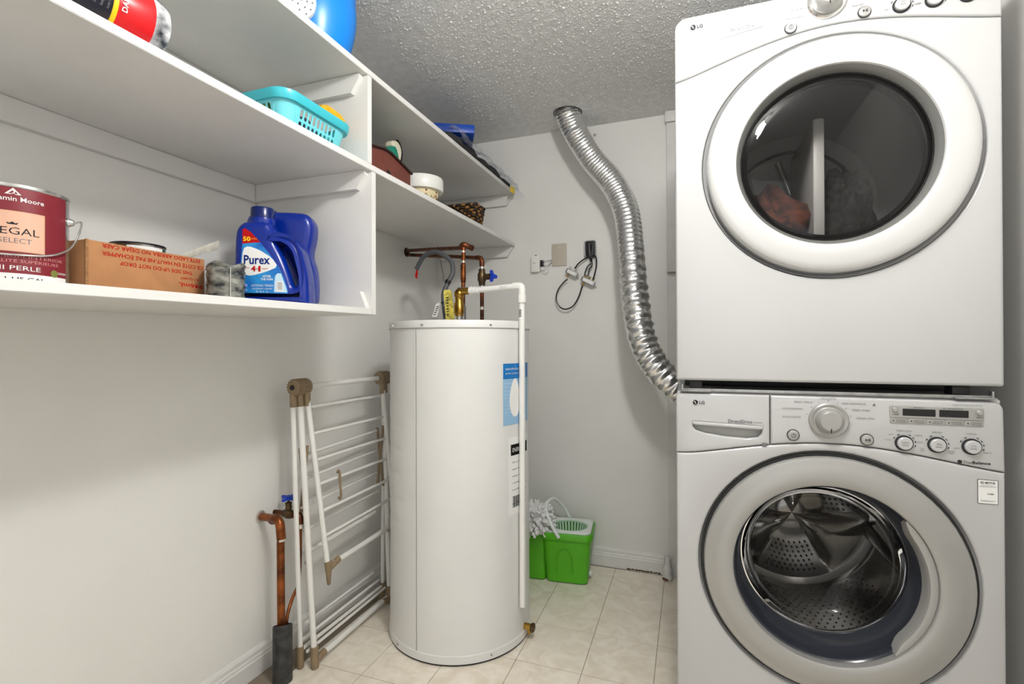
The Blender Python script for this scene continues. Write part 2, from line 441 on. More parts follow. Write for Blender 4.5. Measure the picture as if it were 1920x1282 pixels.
def push_button(root, u, v, r, m, icon, n=28):
    b = ring('button', [(0,.0065),(r*.75,.0065),(r*.95,.005),(r,.001),(r,-.002),(0,-.002)], u, v, m, root, n)
    ring('button_rim', [(r*1.12,.0005),(r*1.12,.002),(r*1.02,.002),(r*1.02,.0005)], u, v, LG, b, n)
    def Fb(a, bb, d): return F(a, bb, d+.0066)
    if icon == 'power':
        ring('icon', [(r*.42,.0075),(r*.34,.0075)], u, v, LG, b, 20)
        link('icon', flat([(u-r*.05,v-r*.05),(u+r*.05,v-r*.05),(u+r*.05,v+r*.22),(u-r*.05,v+r*.22)], Fb, .0009), LG, b, smooth=0)
    elif icon == 'play':
        link('icon', flat([(u-r*.35,v-r*.25),(u-r*.02,v),(u-r*.35,v+r*.25)], Fb, .0009), LG, b, smooth=0)
        for k in (.12, .32): link('icon', flat([(u+r*k,v-r*.25),(u+r*(k+.1),v-r*.25),(u+r*(k+.1),v+r*.25),(u+r*k,v+r*.25)], Fb, .0009), LG, b, smooth=0)
    return b
def small_knob(root, u, v, lines, around=()):
    b = ring('knob', [(0,.010),(.0125,.010),(.0145,.0085),(.0150,.0)], u, v, ENAM, root, 32)
    ring('knob_ring', [(.0150,.0),(.0152,.004),(.0178,.0035),(.0182,.0)], u, v, LG, b, 32)
    def Fk(a, bb, d): return F(a, bb, d+.0102)
    for i, s in enumerate(lines): text(b, s, Fk, u, v+.003-.006*i, .0034, PG, d=.0006)
    for s, a, bb, h in around: text(root, s, F, u+a, v+bb, h, PG)
    # tick arc around the knob
    for a in (150, 120, 60, 35, 10, -15):
        a = math.radians(a)
        p = [(u+.0215*math.cos(a+da), v+.0215*math.sin(a+da)) for da in (-.10,.10)]+[(u+.0228*math.cos(a+da), v+.0228*math.sin(a+da)) for da in (.10,-.10)]
        link('tick', flat(p, F, .0012), LG, root, smooth=0)
    return b
def dial(root, u, v, r, tall):
    d = ring('dial', [(0,tall),(r*.50,tall),(r*.60,tall-.004),(r*.66,tall-.012),(r*.70,.008),(r*.74,.007)], u, v, SILV, root, 48)
    ring('dial_ring', [(r*.74,.007),(r*.9,.009),(r*.98,.006),(r,.0)], u, v, CHROME if tall > .03 else SILV, d, 48)
    link('pointer', flat([(u-.0012,v-r*.62),(u+.0012,v-r*.62),(u+.0012,v-r*.40),(u-.0012,v-r*.40)], lambda a,b,dd: F(a,b,dd+tall), .001), LG, d, smooth=0)
    return d

# ---- washer
wa = thing('washing_machine', 'white front load washing machine with silver door, under the dryer', 'washing machine', (AX+AW/2, AY+.3, 0))
link('cabinet', shell(.02, .972), ENAM, wa)
link('top_panel', box((AX+.002,AY+.012,.9725),(AX+AW-.002,2.0,.984),.004), ENAM, wa)
for u in (.06, AW-.06):
    for y in (AY+.08, 1.93): link('foot', cyl((AX+u,y,0),(AX+u,y,.022),.022,16), DARK, wa)
def wseam(u): return .823+.044*max(0, math.cos((u-.36)/.34*PI/2))**1.3
WC = (.350, .553)
pts = front_plates(wa, wseam, .03, None, WC, None)
# fascia right of the drawer, and the drawer front
n = 40
fas = [(u, wseam(u)+.0008) for u in [.2245+(AW-.2245)*i/n for i in range(n+1)]]+arc(AW-.022,.980-.020,.020,0,PI/2,6)+[(.2245,.980)]
link('control_panel', plate([fas], .026, .006, lambda u,v,d: F(u,v,d-.026)), ENAM, wa)
pock = [(.042,.9055),(.206,.9005)]+[(.204,.882),(.196,.873),(.17,.8685),(.12,.8705),(.07,.877),(.048,.884),(.042,.893)]
drw = [(u, wseam(u)+.0008) for u in [.2225*i/16 for i in range(17)]]+[(.2225,.980),(.012,.980),(.004,.977),(0,.970)]
dr = link('detergent_drawer', plate([drw, pock], .026, .005, lambda u,v,d: F(u,v,d-.026)), ENAM, wa)
link('drawer_pocket', box((AX+.035,AY+.018,.86),(AX+.212,AY+.0215,.912)), mat('pocket_grey',(176,176,172),.5), dr)
link('drawer_lip', plate([[(.040,.9065),(.207,.9015),(.207,.8945),(.200,.8925),(.046,.8975),(.040,.900)]], .012, .0028, lambda u,v,d: F(u,v,d-.009)), ENAM, dr)
lg_mark(dr, .048, .9565, .0098, PBLACK)
text(dr, 'DirectDrive', F, .155, .9115, .0088, LG, width=.056, align='C')
text(dr, 'WASHER', F, .196, .9105, .003, PG, width=.02)
link('print_mark', flat([(.205,.852),(.216,.852),(.216,.861),(.205,.861)], F, .001), PLG, dr, smooth=0)
d = dial(wa, .350, .924, .043, .026)
for s, u, v, al in (('PERM. PRESS',.316,.966,'R'),('DELICATES',.350,.981-.0045,'C'),('COTTON/NORMAL',.296,.949,'R'),('BULKY/LARGE',.291,.929,'R'),
                    ('HAND WASH/WOOL',.377,.966,'L'),('SPEED WASH',.399,.951,'L'),('DRAIN+SPIN',.408,.932,'L')):
    text(wa, s, F, u, v, .0043, PG, align=al, width=.0046*len(s)*.78)
link('print_mark', flat([(.4395,.9625),(.4465,.9625),(.443,.969)], F, .001), PG, wa, smooth=0)
for a in (165, 140, 115, 90, 65, 40, 15):
    a = math.radians(a); link('tick', flat(circ(.350+.0475*math.cos(a), .924+.0475*math.sin(a), .0008, 8), F, .0012), LG, wa, smooth=0)
push_button(wa, .274, .884, .0125, SILV, 'power'); push_button(wa, .428, .882, .0125, SILV, 'play')
dsp = link('display', plate([rrect(.473,.9365,.648,.9655,.004)], .006, .0015, lambda u,v,d: F(u,v,d-.0035)), SILV, wa)
link('screen', plate([rrect(.498,.9425,.560,.9585,.001)], .002, .0005, lambda u,v,d: F(u,v,d+.0015)), BLK, dsp)
link('screen', plate([rrect(.567,.9425,.620,.9585,.001)], .002, .0005, lambda u,v,d: F(u,v,d+.0015)), BLK, dsp)
text(dsp, 'TIME DELAY', F, .528, .9618, .0026, LG, d=.0032); text(dsp, 'EST. TIME REMAINING', F, .592, .9618, .0026, LG, d=.0032)
for k in range(5):
    u0 = .474+.0348*k
    b = link('option_button', plate([rrect(u0,.924,u0+.0340,.9360,.0012)], .006, .0012, lambda u,v,d: F(u,v,d-.004)), SILV, wa)
    link('indicator', flat(circ(u0+.006,.930,.0013,10), F, .003), PBLACK, b, smooth=0)
    for i in (0, 1): text(b, ('PRE WASH','RINSE+SPIN','STAIN CYCLE','EXTRA RINSE','WATER PLUS')[k] if not i else ('CUSTOM','OPTION','SELECT','OPTION','CHILD LOCK')[k], F, u0+.0205, .932-.0042*i, .0024, LG, d=.0028, width=.019)
for u in (.483, .639):
    ring('button', [(0,.0075),(.0042,.0075),(.0056,.006),(.006,.0024)], u, .955, SILV, dsp, 20)
text(dsp, 'CUSTOM', F, .484, .9445, .0024, LG, d=.0032); text(dsp, 'DELAY', F, .639, .9445, .0024, LG, d=.0032)
text(wa, '* PRESS & HOLD FOR EXTRA OPTIONS', F, .618, .9705, .0024, PG, width=.056)
small_knob(wa, .501, .8785, ('WASH/','RINSE'), (('WARM/COLD',0,.0285,.0034),('HOT',-.025,.019,.0034),('WARM',.027,.019,.0034),('COLD',-.031,.006,.0034),('COLD',.029,.004,.0034)))
small_knob(wa, .563, .8785, ('SPIN','SPEED'), (('MEDIUM',0,.0285,.0034),('NO',-.027,-.011,.0030),('SPIN',-.027,-.0155,.0030),('EXTRA',.026,-.013,.0030),('HIGH',.026,-.0175,.0030)))
small_knob(wa, .626, .8785, ('SOIL','LEVEL'), (('NORMAL',0,.0285,.0034),('LIGHT',-.026,-.005,.0030),('HEAVY',.028,-.012,.0034)))
link('logo', flat(circ(.6045,.8435,.0042,12), F, .001), LG, wa, smooth=0)
text(wa, 'True', F, .611, .8435, .0062, LG, align='L', width=.015); text(wa, 'Balance', F, .627, .8435, .0062, PBLACK, align='L', width=.032, bold=.02)
st = link('sticker', flat([(.636,.754),(.672,.754),(.672,.807),(.636,.807)], F, .0008), mat('sticker_white',(232,232,230),.4), wa, smooth=0)
for q in ([(.636,.754),(.672,.754),(.672,.7546),(.636,.7546)], [(.636,.8064),(.672,.8064),(.672,.807),(.636,.807)], [(.636,.754),(.6366,.754),(.6366,.807),(.636,.807)], [(.6714,.754),(.672,.754),(.672,.807),(.6714,.807)], [(.638,.7915),(.670,.7915),(.670,.7919),(.638,.7919)]):
    link('border', flat(q, F, .0012), LG, st, smooth=0)
text(st, 'DD MOTOR', F, .654, .8005, .0045, PBLACK, width=.026, d=.0014, bold=.02); text(st, 'Direct Drive Motor', F, .654, .7945, .0022, PG, width=.022, d=.0014)
text(st, '10 YEAR', F, .659, .776, .003, PBLACK, width=.011, d=.0014, bold=.02); text(st, 'WARRANTY', F, .654, .7605, .003, PG, width=.026, d=.0014)
# washer door
dish(wa, WC)
ring('door_gap', [(.2905,-.010),(.2905,-.004),(.2835,-.004),(.2835,-.012)], *WC, DARK, wa)
door = ring('door', [(.2833,-.012),(.2833,.004),(.2805,.009),(.274,.0115),(.262,.0128),(.258,.0150),(.235,.0165),(.219,.0155),(.2145,.012),(.2125,.004),(.2118,-.02)], *WC, SILV, wa)
ring('door_bezel', [(.2118,-.004),(.207,-.009),(.203,-.022),(.2025,-.04),(.199,-.045),(.1975,-.060),(.195,-.064),(.193,-.080),(.1895,-.085),(.188,-.098)], *WC, GASK, door)
ring('glass_rim', [(.188,-.096),(.1875,-.092),(.1845,-.092),(.184,-.098)], *WC, CHROME, door)
# recessed grip on the right of the door
def grip():
    v = []; f = []; n = 26; prof = [(.1965,-.020),(.199,.000),(.202,.0065),(.207,.0085),(.2125,.0075),(.2135,.004)]
    for i in range(n+1):
        a = math.radians(-52+96*i/n); e = min(1, min(i, n-i)/3.0); e = .25+.75*math.sin(e*PI/2)
        for r, dd in prof:
            rr = .2135-(.2135-r)*e*1.35
            v.append(F(WC[0]+rr*math.cos(a), WC[1]+rr*math.sin(a), dd))
    k = len(prof)
    for i in range(n):
        for j in range(k-1): f.append((i*k+j, i*k+j+1, (i+1)*k+j+1, (i+1)*k+j))
    f.append(tuple(range(k))); f.append(tuple(n*k+j for j in range(k)))
    return pymesh(v, f)
link('handle', grip(), SILV, door)
def glassmat(name, tint, refl, rough=.02):
    m = bpy.data.materials.new(name); m.use_nodes = True; nt = m.node_tree; nt.nodes.clear()
    o = nt.nodes.new('ShaderNodeOutputMaterial'); mx = nt.nodes.new('ShaderNodeMixShader')
    t = nt.nodes.new('ShaderNodeBsdfTransparent'); t.inputs[0].default_value = tint
    g = nt.nodes.new('ShaderNodeBsdfGlossy'); g.inputs['Roughness'].default_value = rough
    lw = nt.nodes.new('ShaderNodeLayerWeight'); lw.inputs[0].default_value = refl
    nt.links.new(lw.outputs['Fresnel'], mx.inputs[0]); nt.links.new(t.outputs[0], mx.inputs[1]); nt.links.new(g.outputs[0], mx.inputs[2])
    nt.links.new(mx.outputs[0], o.inputs[0]); return m
GL = glassmat('washer_glass', (.56,.56,.56,1), .18)
ring('door_glass', [(.1845,-.096),(.178,-.118),(.165,-.142),(.14,-.160),(.10,-.170),(.05,-.174),(0,-.175)], *WC, GL, door)
# drum seen through the glass
drum = ring('drum', [(.196,-.100),(.205,-.115),(.25,-.125),(.252,-.13),(.252,-.48),(.245,-.492),(.225,-.497)], *WC, DRUM, wa)
def drum_back(depth, R, lobes, amp, ph):
    nr, na = 22, 96; v = []; f = []
    for i in range(nr+1):
        r = R*i/nr
        for k in range(na):
            a = 2*PI*k/na; c = math.cos(lobes*(a-ph))
            s = amp*max(0, c)**.7*math.sin(min(1, r/R)*PI)**.8+.030*math.exp(-(r/.075)**4)
            v.append(F(WC[0]+r*math.cos(a), WC[1]+r*math.sin(a), -depth+s))
    for i in range(nr):
        for k in range(na): f.append((i*na+k, i*na+(k+1)%na, (i+1)*na+(k+1)%na, (i+1)*na+k))
    return pymesh(v, f)
link('drum_back', drum_back(.497, .2255, 3, .045, PI/2), DRUM, drum, smooth=60)
def holes():
    v = []; f = []
    for j in range(16):
        dd = -.16-.02*j
        for k in range(72):
            a = 2*PI*(k+.5*(j%2))/72
            if min(abs(((a-b+PI) % (2*PI))-PI) for b in (PI/2, PI/2+2*PI/3, PI/2+4*PI/3)) < .16: continue
            b = len(v); c, s = math.cos(a), math.sin(a)
            for q in range(6):
                t = q*PI/3; dx = .0031*math.cos(t); dy = .0031*math.sin(t)
                v.append(F(WC[0]+.2508*c-dx*s, WC[1]+.2508*s+dx*c, dd+dy))
            f.append(tuple(range(b, b+6)))
    for j in range(7):
        r = .11+.015*j
        for k in range(int(r*2*PI/.016)):
            a = 2*PI*k/int(r*2*PI/.016)
            if abs(((a-PI/2) % (2*PI/3))-PI/3) > .42: continue
            b = len(v)
            for q in range(6):
                t = q*PI/3; v.append(F(WC[0]+r*math.cos(a)+.0033*math.cos(t), WC[1]+r*math.sin(a)+.0033*math.sin(t), -.497+.0035))
            f.append(tuple(range(b, b+6)))
    me = bpy.data.meshes.new('m'); me.from_pydata([tuple(p) for p in v], [], f); return me
link('drain_holes', holes(), BLK, drum, smooth=0, kind='stuff')
for a in (PI/2+PI/9, PI/2+2*PI/3+PI/9, PI/2+4*PI/3+PI/9):
    c, s = math.cos(a), math.sin(a); P = []
    for dd in (-.15, -.47):
        for r, t in ((.2515,-.036),(.225,-.022),(.200,-.010),(.192,0),(.200,.010),(.225,.022),(.2515,.036)):
            P.append(F(WC[0]+r*c-t*s, WC[1]+r*s+t*c, dd))
    f = [(i, i+1, 8+i, 7+i) for i in range(6)]+[tuple(range(7)), tuple(range(7, 14))]
    link('drum_paddle', pymesh(P, f), DRUM, drum, smooth=60)

# ---- stacking bracket
br = thing('stacking_bracket', 'grey metal stacking bracket in the gap between dryer and washer', 'bracket', (AX+AW/2, AY+.1, .9842))
link('rail', box((AX+.012,AY+.004,.9845),(AX+AW-.020,AY+.018,.9925),.001), STEEL, br)
for u in (.010, AW-.090):
    e = link('end_plate', box((AX+u,AY-.004,.9845),(AX+u+.075,AY+.016,.9885),.001), STEEL, br)
    link('tab', box((AX+u+(.004 if u < .1 else .066),AY-.003,.988),(AX+u+(.008 if u < .1 else .070),AY+.014,1.003),.0008), STEEL, e)
for u in (.05, AW-.07):
    link('rubber_pad', box((AX+u-.016,AY+.02,.9845),(AX+u+.016,AY+.06,1.0125),.002), DARK, br)
for y in (1.60, 1.92): link('side_rail', box((AX+.02,y,.9845),(AX+AW-.02,y+.02,1.0125),.001), DARK, br)

# ---- dryer
dy = thing('clothes_dryer', 'white front load clothes dryer stacked on top of washer', 'dryer', (AX+AW/2, AY+.3, 1.013))
Z0, Z1 = 1.0135, 1.973
link('cabinet', shell(Z0, Z1-.003), ENAM, dy)
def dseam(u): return .5*(1.804+1.828)-.012+.024*u/AW+.0665*max(0, math.cos((u-.352)/.352*PI/2))**1.25
DC = (.3625, 1.563)
front_plates(dy, dseam, Z0, None, DC, None)
fas = [(u, dseam(u)+.0008) for u in [AW*i/n for i in range(n+1)]]+arc(AW-.03,Z1-.03,.03,0,PI/2,8)+arc(.03,Z1-.03,.03,PI/2,PI,8)
cp = link('control_panel', plate([fas], .026, .006, lambda u,v,d: F(u,v,d-.026)), ENAM, dy)
lg_mark(cp, .046, 1.942, .0105, LG)
text(cp, 'Sensor Dry', F, .164, 1.9165, .0085, PLG, width=.056); text(cp, 'SYSTEM', F, .205, 1.9165, .003, PLG, width=.02)
link('print_line', flat([(.047,1.8905),(.21,1.9085),(.21,1.9092),(.047,1.8915)], F, .001), PLG, cp, smooth=0)
for s, v in (('DELICATES',1.934),('ULTRA DELICATE',1.915)): text(cp, s, F, .300, v, .0042, PLG, align='R')
for s, v in (('SPEED DRY',1.934),('TIME DRY',1.915)): text(cp, s, F, .402, v, .0042, PLG, align='L')
dial(cp, .350, 1.940, .043, .036)
push_button(cp, .273, 1.891, .0125, ENAM, 'power'); push_button(cp, .428, 1.896, .0125, SILV, 'play')
small_knob(cp, .5015, 1.8955, ('DRY','LEVEL'), (('LESS',-.030,-.004,.0032),('MORE',.030,-.004,.0032)))
small_knob(cp, .5635, 1.894, ('TEMP.','CONTROL'), (('LOW',-.029,-.002,.0032),('HIGH',.028,-.002,.0032)))
small_knob(cp, .6255, 1.892, ('TIME','DRY'), (('LESS',-.028,-.002,.0032),('MORE',.028,-.002,.0032)))
dish(dy, DC)
dd = ring('door', [(.283,-.018),(.2835,.006),(.2815,.0135),(.276,.0185),(.262,.0215),(.240,.0215),(.222,.019),(.2165,.0165),(.2145,.012)], *DC, SILVD, dy)
ring('door_bezel', [(.2145,.0125),(.209,.004),(.2035,-.008),(.2030,-.012)], *DC, GREYP, dd)
ring('door_seal', [(.2032,-.008),(.2010,-.006),(.1985,-.010),(.1965,-.008),(.1940,-.010),(.1880,-.0125),(.1870,-.019)], *DC, DARK, dd)
GD = glassmat('dryer_glass', (.72,.71,.70,1), .30)
gls = ring('door_glass', [(.1995,-.0085),(.196,-.0065),(.17,-.0035),(.12,-.001),(.06,.0005),(0,.001)], *DC, GD, dd)
link('latch_slot', flat([(.1555,1.60),(.1580,1.60),(.1580,1.607),(.1555,1.607)], lambda a,b,e: F(a,b,e+.0075), .001), BLK, dd, smooth=0)
ddr = ring('drum', [(.1975,-.020),(.198,-.06),(.245,-.075),(.25,-.09),(.25,-.52),(0,-.525)], *DC, DRUMD, dy)
ring('drum_emboss', [(.205,-.5235),(.20,-.513),(.19,-.5235)], *DC, DRUM, ddr)
for a in (20, 90, 160):
    a = math.radians(a)
    p = [F(DC[0]+.04*math.cos(a), DC[1]+.04*math.sin(a), -.515), F(DC[0]+.17*math.cos(a+.25), DC[1]+.17*math.sin(a+.25), -.515)]
    link('drum_rib', cyl(p[0], p[1], .012, 10), DRUM, ddr)
link('drum_paddle', box((AX+DC[0]-.008,AY+.17,DC[1]-.225),(AX+DC[0]+.022,AY+.50,DC[1]+.165),.008), mat('pale_plastic',(205,205,203),.4), ddr)

def rag(name, label, c, size, m, seed, parent=None, cat='laundry'):
    """a crumpled cloth heap"""
    rnd = random.Random(seed); nu, nv = 30, 14; v = []; f = []; ph = [rnd.uniform(0, 6.3) for _ in range(8)]
    for j in range(nv+1):
        t = j/nv*PI
        for i in range(nu):
            a = 2*PI*i/nu
            k = 1+.16*math.sin(3*a+ph[0]+2*t)+.10*math.sin(7*a+ph[1]-3*t)+.08*math.sin(5*t+ph[2]+2*a)+.05*math.sin(13*a+ph[3]+5*t)
            z = math.cos(t)*k*size[2]
            v.append((c[0]+size[0]*math.sin(t)*math.cos(a)*k, c[1]+size[1]*math.sin(t)*math.sin(a)*k, c[2]+max(z, -size[2]*.55)))
    for j in range(nv):
        for i in range(nu): f.append((j*nu+i, j*nu+(i+1)%nu, (j+1)*nu+(i+1)%nu, (j+1)*nu+i))
    return tag(link(name, pymesh(v, f), m, None, smooth=70), label, cat, 'laundry inside the dryer' if cat == 'laundry' else None)
rag('laundry', 'rust brown laundry heap seen through the dryer door glass', (AX+.255,AY+.27,1.435), (.095,.10,.115), mat('rust_cloth',(118,62,40),.9,vscale=30,col2=(44,24,18),bump=.4), 3)
rag('laundry', 'black laundry heap seen through the dryer door glass', (AX+.465,AY+.31,1.440), (.075,.10,.15), mat('black_cloth',(22,22,24),.9,vscale=60,col2=(60,60,60),bump=.4), 5)

# ------------------------------------------------------------------ water heater
HC = Vector((.5195, 1.805, 0)); HR = .274; HT = 1.195
wh = thing('water_heater', 'tall white cylindrical water heater standing on the tiles in the corner', 'water heater', HC)
def hp(deg, z, d=0, r=HR):
    a = math.radians(deg); return Vector((HC.x+(r+d)*math.cos(a), HC.y+(r+d)*math.sin(a), z))
jk = lathe([(HR-.003,.030),(HR,.033)]+[(HR, .033+(HT-.065)*i/150) for i in range(1,150)]+[(HR,HT-.029)], HC, n=120)
for v_ in jk.vertices:      # shallow horizontal dents in the sheet left of the seam
    dx, dy2, z = v_.co.x-HC.x, v_.co.y-HC.y, v_.co.z
    an = math.degrees(math.atan2(dy2, dx))
    k_ = max(0, min(1, (-104-an)/18))*max(0, min(1, (1.02-z)/.1))*max(0, min(1, (z-.30)/.1))
    q = 1-.0020*k_*max(0, math.sin(z*2*PI/.088+.4*math.sin(an*.05)))**3/HR*1.0
    v_.co.x = HC.x+dx*q; v_.co.y = HC.y+dy2*q
link('jacket', jk, ENAM2, wh)
link('base_ring', lathe([(0,.004),(HR-.002,.004),(HR+.003,.008),(HR+.003,.034),(HR-.001,.037)], HC, n=96), ENAM2, wh)
link('base_gasket', lathe([(0,.0),(HR-.004,.0),(HR+.001,.002),(HR+.001,.006),(0,.006)], HC, n=96), DARK, wh)
link('top_cap', lathe([(HR-.001,HT-.031),(HR+.003,HT-.029),(HR+.003,HT-.004),(HR,HT),(HR-.012,HT+.001),(0,HT+.006)], HC, n=96), ENAM2, wh)
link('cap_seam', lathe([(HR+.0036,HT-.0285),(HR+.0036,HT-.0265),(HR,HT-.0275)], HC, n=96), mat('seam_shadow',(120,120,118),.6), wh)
def hmap(deg0): return lambda u, v, d=0: hp(deg0+math.degrees(u/HR), v, d)
sm = hmap(-100)
link('jacket_seam', join(patch(-.004,.004,.036,HT-.032,sm,.0016,2,1), patch(-.006,-.004,.036,HT-.032,sm,.0004,1,1)), ENAM2, wh)
link('jacket_seam', patch(.0045,.0062,.036,HT-.032,sm,.0008,1,1), mat('seam_grey',(150,150,148),.6), wh, smooth=0)
for dg in (-128, -93, -42, -5, 60, 150):
    p = hp(dg, HT-.017, .003); q = hp(dg, HT-.017, .0075); link('screw', cyl(p, q, .0042, 8, .003), STEEL, wh)
for dg in (-42, -120):
    p = hp(dg, .022, .003); q = hp(dg, .022, .0065); link('screw', cyl(p, q, .0038, 8, .003), STEEL, wh)
LB = hmap(-31)
bl = link('label', patch(0,.168,.818,1.040,LB,.0012,14), mat('label_pale_blue',(150,190,222),.4), wh); bl['label'] = 'blue printed maker label'
link('label_header', patch(0,.168,.985,1.040,LB,.002,14), mat('label_blue',(28,118,190),.4), bl)
link('label_drop', flat([(.060+.03*math.cos(a), .905+.06*math.sin(a)+.02*max(0,math.sin(a))**3) for a in [k*2*PI/24 for k in range(24)]], lambda u,v,d: LB(u,v,d+.0016), .001), PW, bl, smooth=0)
for i, s in enumerate(('HIGH EFFICIENCY','ELECTRIC WATER HEATER')): text(bl, s, LB, .05, 1.02-.016*i, .007 if not i else .005, PW, d=.0028, width=.08)
for i in range(9): text(bl, 'read and keep this water heater guide', LB, .034, .968-.013*i, .0035, PW, width=.055, d=.0024)
LE = hmap(-26)
el = link('label', patch(0,.15,.490,.772,LE,.0012,12), PW, wh); el['label'] = 'white energy rating label with black heading'
link('label_header', patch(.012,.13,.705,.745,LE,.002,12), PBLACK, el)
text(el, 'ENERGUIDE', LE, .065, .725, .015, PW, width=.09, d=.003)
for i in range(14):
    text(el, ('kWh per year','consommation','capacity 184 L','model','energy used')[i%5], LE, .02+.055*(i%2), .68-.0125*i, .0055, LG, width=.045, d=.002, align='L')
for i in range(16): link('barcode', patch(.022+.004*i,.0235+.004*i+.0008*(i%3),.515,.555,LE,.002,1), PBLACK, el, smooth=0)
# drain tap
dv = link('drain_tap', cyl(hp(-4,.048,-.002), hp(-4,.048,.028), .012, 16, cap=.002), BRASS, wh)
link('tap_handle', lathe([(0,.0),(.014,.0),(.017,.004),(.017,.011),(.012,.014),(0,.014)], hp(-4,.048,.026), hp(-4,0,1)-hp(-4,0,0), 16), BRONZE, dv)
link('tap_nozzle', cyl(hp(-4,.048,.016), hp(-4,.024,.020), .008, 12, cap=.001), BRASS, dv)
# relief valve, its yellow tag and the white discharge pipe
tv = thing('relief_valve', 'brass relief valve with yellow tag on top of water heater', 'valve', (.53,1.767,HT))
VX, VY = .533, 1.767
link('nipple', cyl((VX,VY,HT+.004),(VX,VY,HT+.030),.013,16), STEEL, tv)
link('valve_body', lathe([(0,HT+.026),(.017,HT+.026),(.017,HT+.034),(.020,HT+.036),(.020,HT+.075),(.016,HT+.080),(.016,HT+.100),(.019,HT+.104),(.019,HT+.120),(.011,HT+.130),(.006,HT+.134),(0,HT+.134)], (VX,VY,0), n=24), BRASS, tv)
link('valve_outlet', cyl((VX,VY,1.317),(VX+.045,VY,1.318),.014,16), BRASS, tv)
link('lever', box((VX-.006,VY-.003,HT+.134),(VX+.034,VY+.003,HT+.138),.001), STEEL, tv)
tg = link('tag', plate([rrect(0,0,.046,.122,.014)], .0016, .0005, lambda u,v,d: (VX-.052+u*.55-.0*v+.012*(1-v/.122)*1.0, VY-.035+u*.5+d, HT+.006+v)), mat('yellow_tag',(214,196,58),.5,vscale=60,col2=(120,108,30)), tv); tg['label'] = 'yellow warning tag'
for i in range(7): link('print_line', box((VX-.044+.004*(i%2),VY-.0315,HT+.03+.011*i),(VX-.044+.014,VY-.0305,HT+.033+.011*i)), PBLACK, tg, smooth=0)
PX, PY = .802, 1.738
dp = thing('discharge_pipe', 'white plastic discharge pipe from relief valve down front of water heater', 'pipe', (PX,PY,.146))
A, B, D_ = (VX+.046,VY-.0005,1.318), (PX,PY,1.325), (PX-.001,PY,.146)
link('pipe', cyl(A, (PX-.014,PY+.001,1.3245), .0113, 18), PVC, dp)
link('pipe', cyl((PX,PY,1.29), D_, .0113, 18), PVC, dp)
link('elbow', tube([(PX-.034,PY+.004,1.3242)]+bend((PX-.034,PY+.004,1.3242),(PX,PY,1.325),(PX,PY,1.280),.014)+[(PX,PY,1.284)], .0145, 16, smooth=False), PVC, dp)
link('coupling', cyl((PX,PY,1.292),(PX,PY,1.262),.0165,18,cap=.001), PVC, dp)
for k in range(3): link('coupling', cyl((VX+.046+.014*k,VY-.0005-.0014*k,1.318),(VX+.058+.014*k,VY-.0018-.0014*k,1.3184),.0160-.0012*k,18,cap=.001), PVC, dp)
link('print_patch', lathe([(.01165,1.205),(.01165,1.243)], (PX,PY,0), n=10, a0=-PI*.95, a1=-PI*.25, x=(1,0,0)), PW, dp)
for k in range(6): link('print_mark', lathe([(.0119,1.21+.005*k),(.0119,1.2128+.005*k)], (PX,PY,0), n=8, a0=-PI*.8, a1=-PI*.45, x=(1,0,0)), PBLACK, dp)
text(dp, 'CPVC 3/4', lambda u,v,d: Vector(A)+(Vector(B)-Vector(A)).normalized()*(.15+u)+Vector((0,-.0118,v)), 0, 0, .008, LG, width=.03)

# copper pipes above the heater
WP = Vector((.035,2.2,1.587))
hot = thing('copper_pipe', 'bright copper pipe from left wall down to relief valve on water heater', 'pipe', (.504,1.863,HT), 'copper pipes above the heater')
E1 = Vector((.506,1.866,1.510))
link('pipe', tube([WP+Vector((-.012,.0,.0)), WP+(E1-WP)*.5, E1+Vector((-.01,.006,.0))], .0085, 12, smooth=False), COPPERD, hot)
link('elbow', tube([E1+Vector((-.018,.013,.003)), E1+Vector((-.002,.001,.012)), E1+Vector((.014,.010,.006)), E1+Vector((.028,.030,.0))], .0115, 14), COPPERD, hot)
link('pipe', cyl(E1, (.504,1.863,1.220), .0085, 14), COPPER, hot)
link('coupling', lathe([(.0088,-.04),(.0105,-.038),(.0105,-.030)]+[(.0105+.0014*(k%2),-.030+.0066*k) for k in range(10)]+[(.0105,.034),(.0088,.036)], (.505,1.864,1.405), n=16), COPPER, hot)
for z in (1.492, 1.45): link('solder_ring', cyl((.505,1.864,z-.004),(.505,1.864,z+.004),.0097,14), SOLDER, hot)
link('coupling', cyl((.504,1.863,1.200),(.504,1.863,1.268),.0125,16,cap=.002), STEEL, hot)
cold = thing('copper_pipe', 'dark copper pipe with blue valve handle above water heater', 'pipe', (.558,1.936,HT), 'copper pipes above the heater')
E2 = Vector((.558,1.936,1.475)); W2 = WP+Vector((.0,.004,-.020))
mid = W2+(E2-W2)*.9
link('pipe', tube([W2+Vector((-.012,0,0)), W2+(E2-W2)*.5, E2+(W2-E2).normalized()*.02], .0085, 12, smooth=False), COPPERD, cold)
link('elbow', tube([E2+(W2-E2).normalized()*.034]+bend(W2, E2, (.559,1.937,1.3), .02)+[(.558,1.936,1.440)], .0108, 14, smooth=False), COPPERD, cold)
link('pipe', cyl((.558,1.936,1.460),(.558,1.936,HT+.002),.0085,14), COPPERD, cold)
for z in (1.432, 1.355, 1.262): link('solder_ring', cyl((.558,1.936,z-.006),(.558,1.936,z+.006),.0096,14), SOLDER, cold)
vb = link('valve_body', lathe([(.009,-.036),(.014,-.034),(.014,-.022),(.0185,-.012),(.0185,.012),(.014,.022),(.014,.034),(.009,.036)], (.558,1.936,1.393), n=20), BRONZE, cold)
link('bonnet', lathe([(.011,0),(.013,.012),(.011,.018),(.013,.020),(.013,.034),(.005,.038),(.005,.046)], (.568,1.933,1.393), (1,-.28,0), 16), BRONZE, vb)
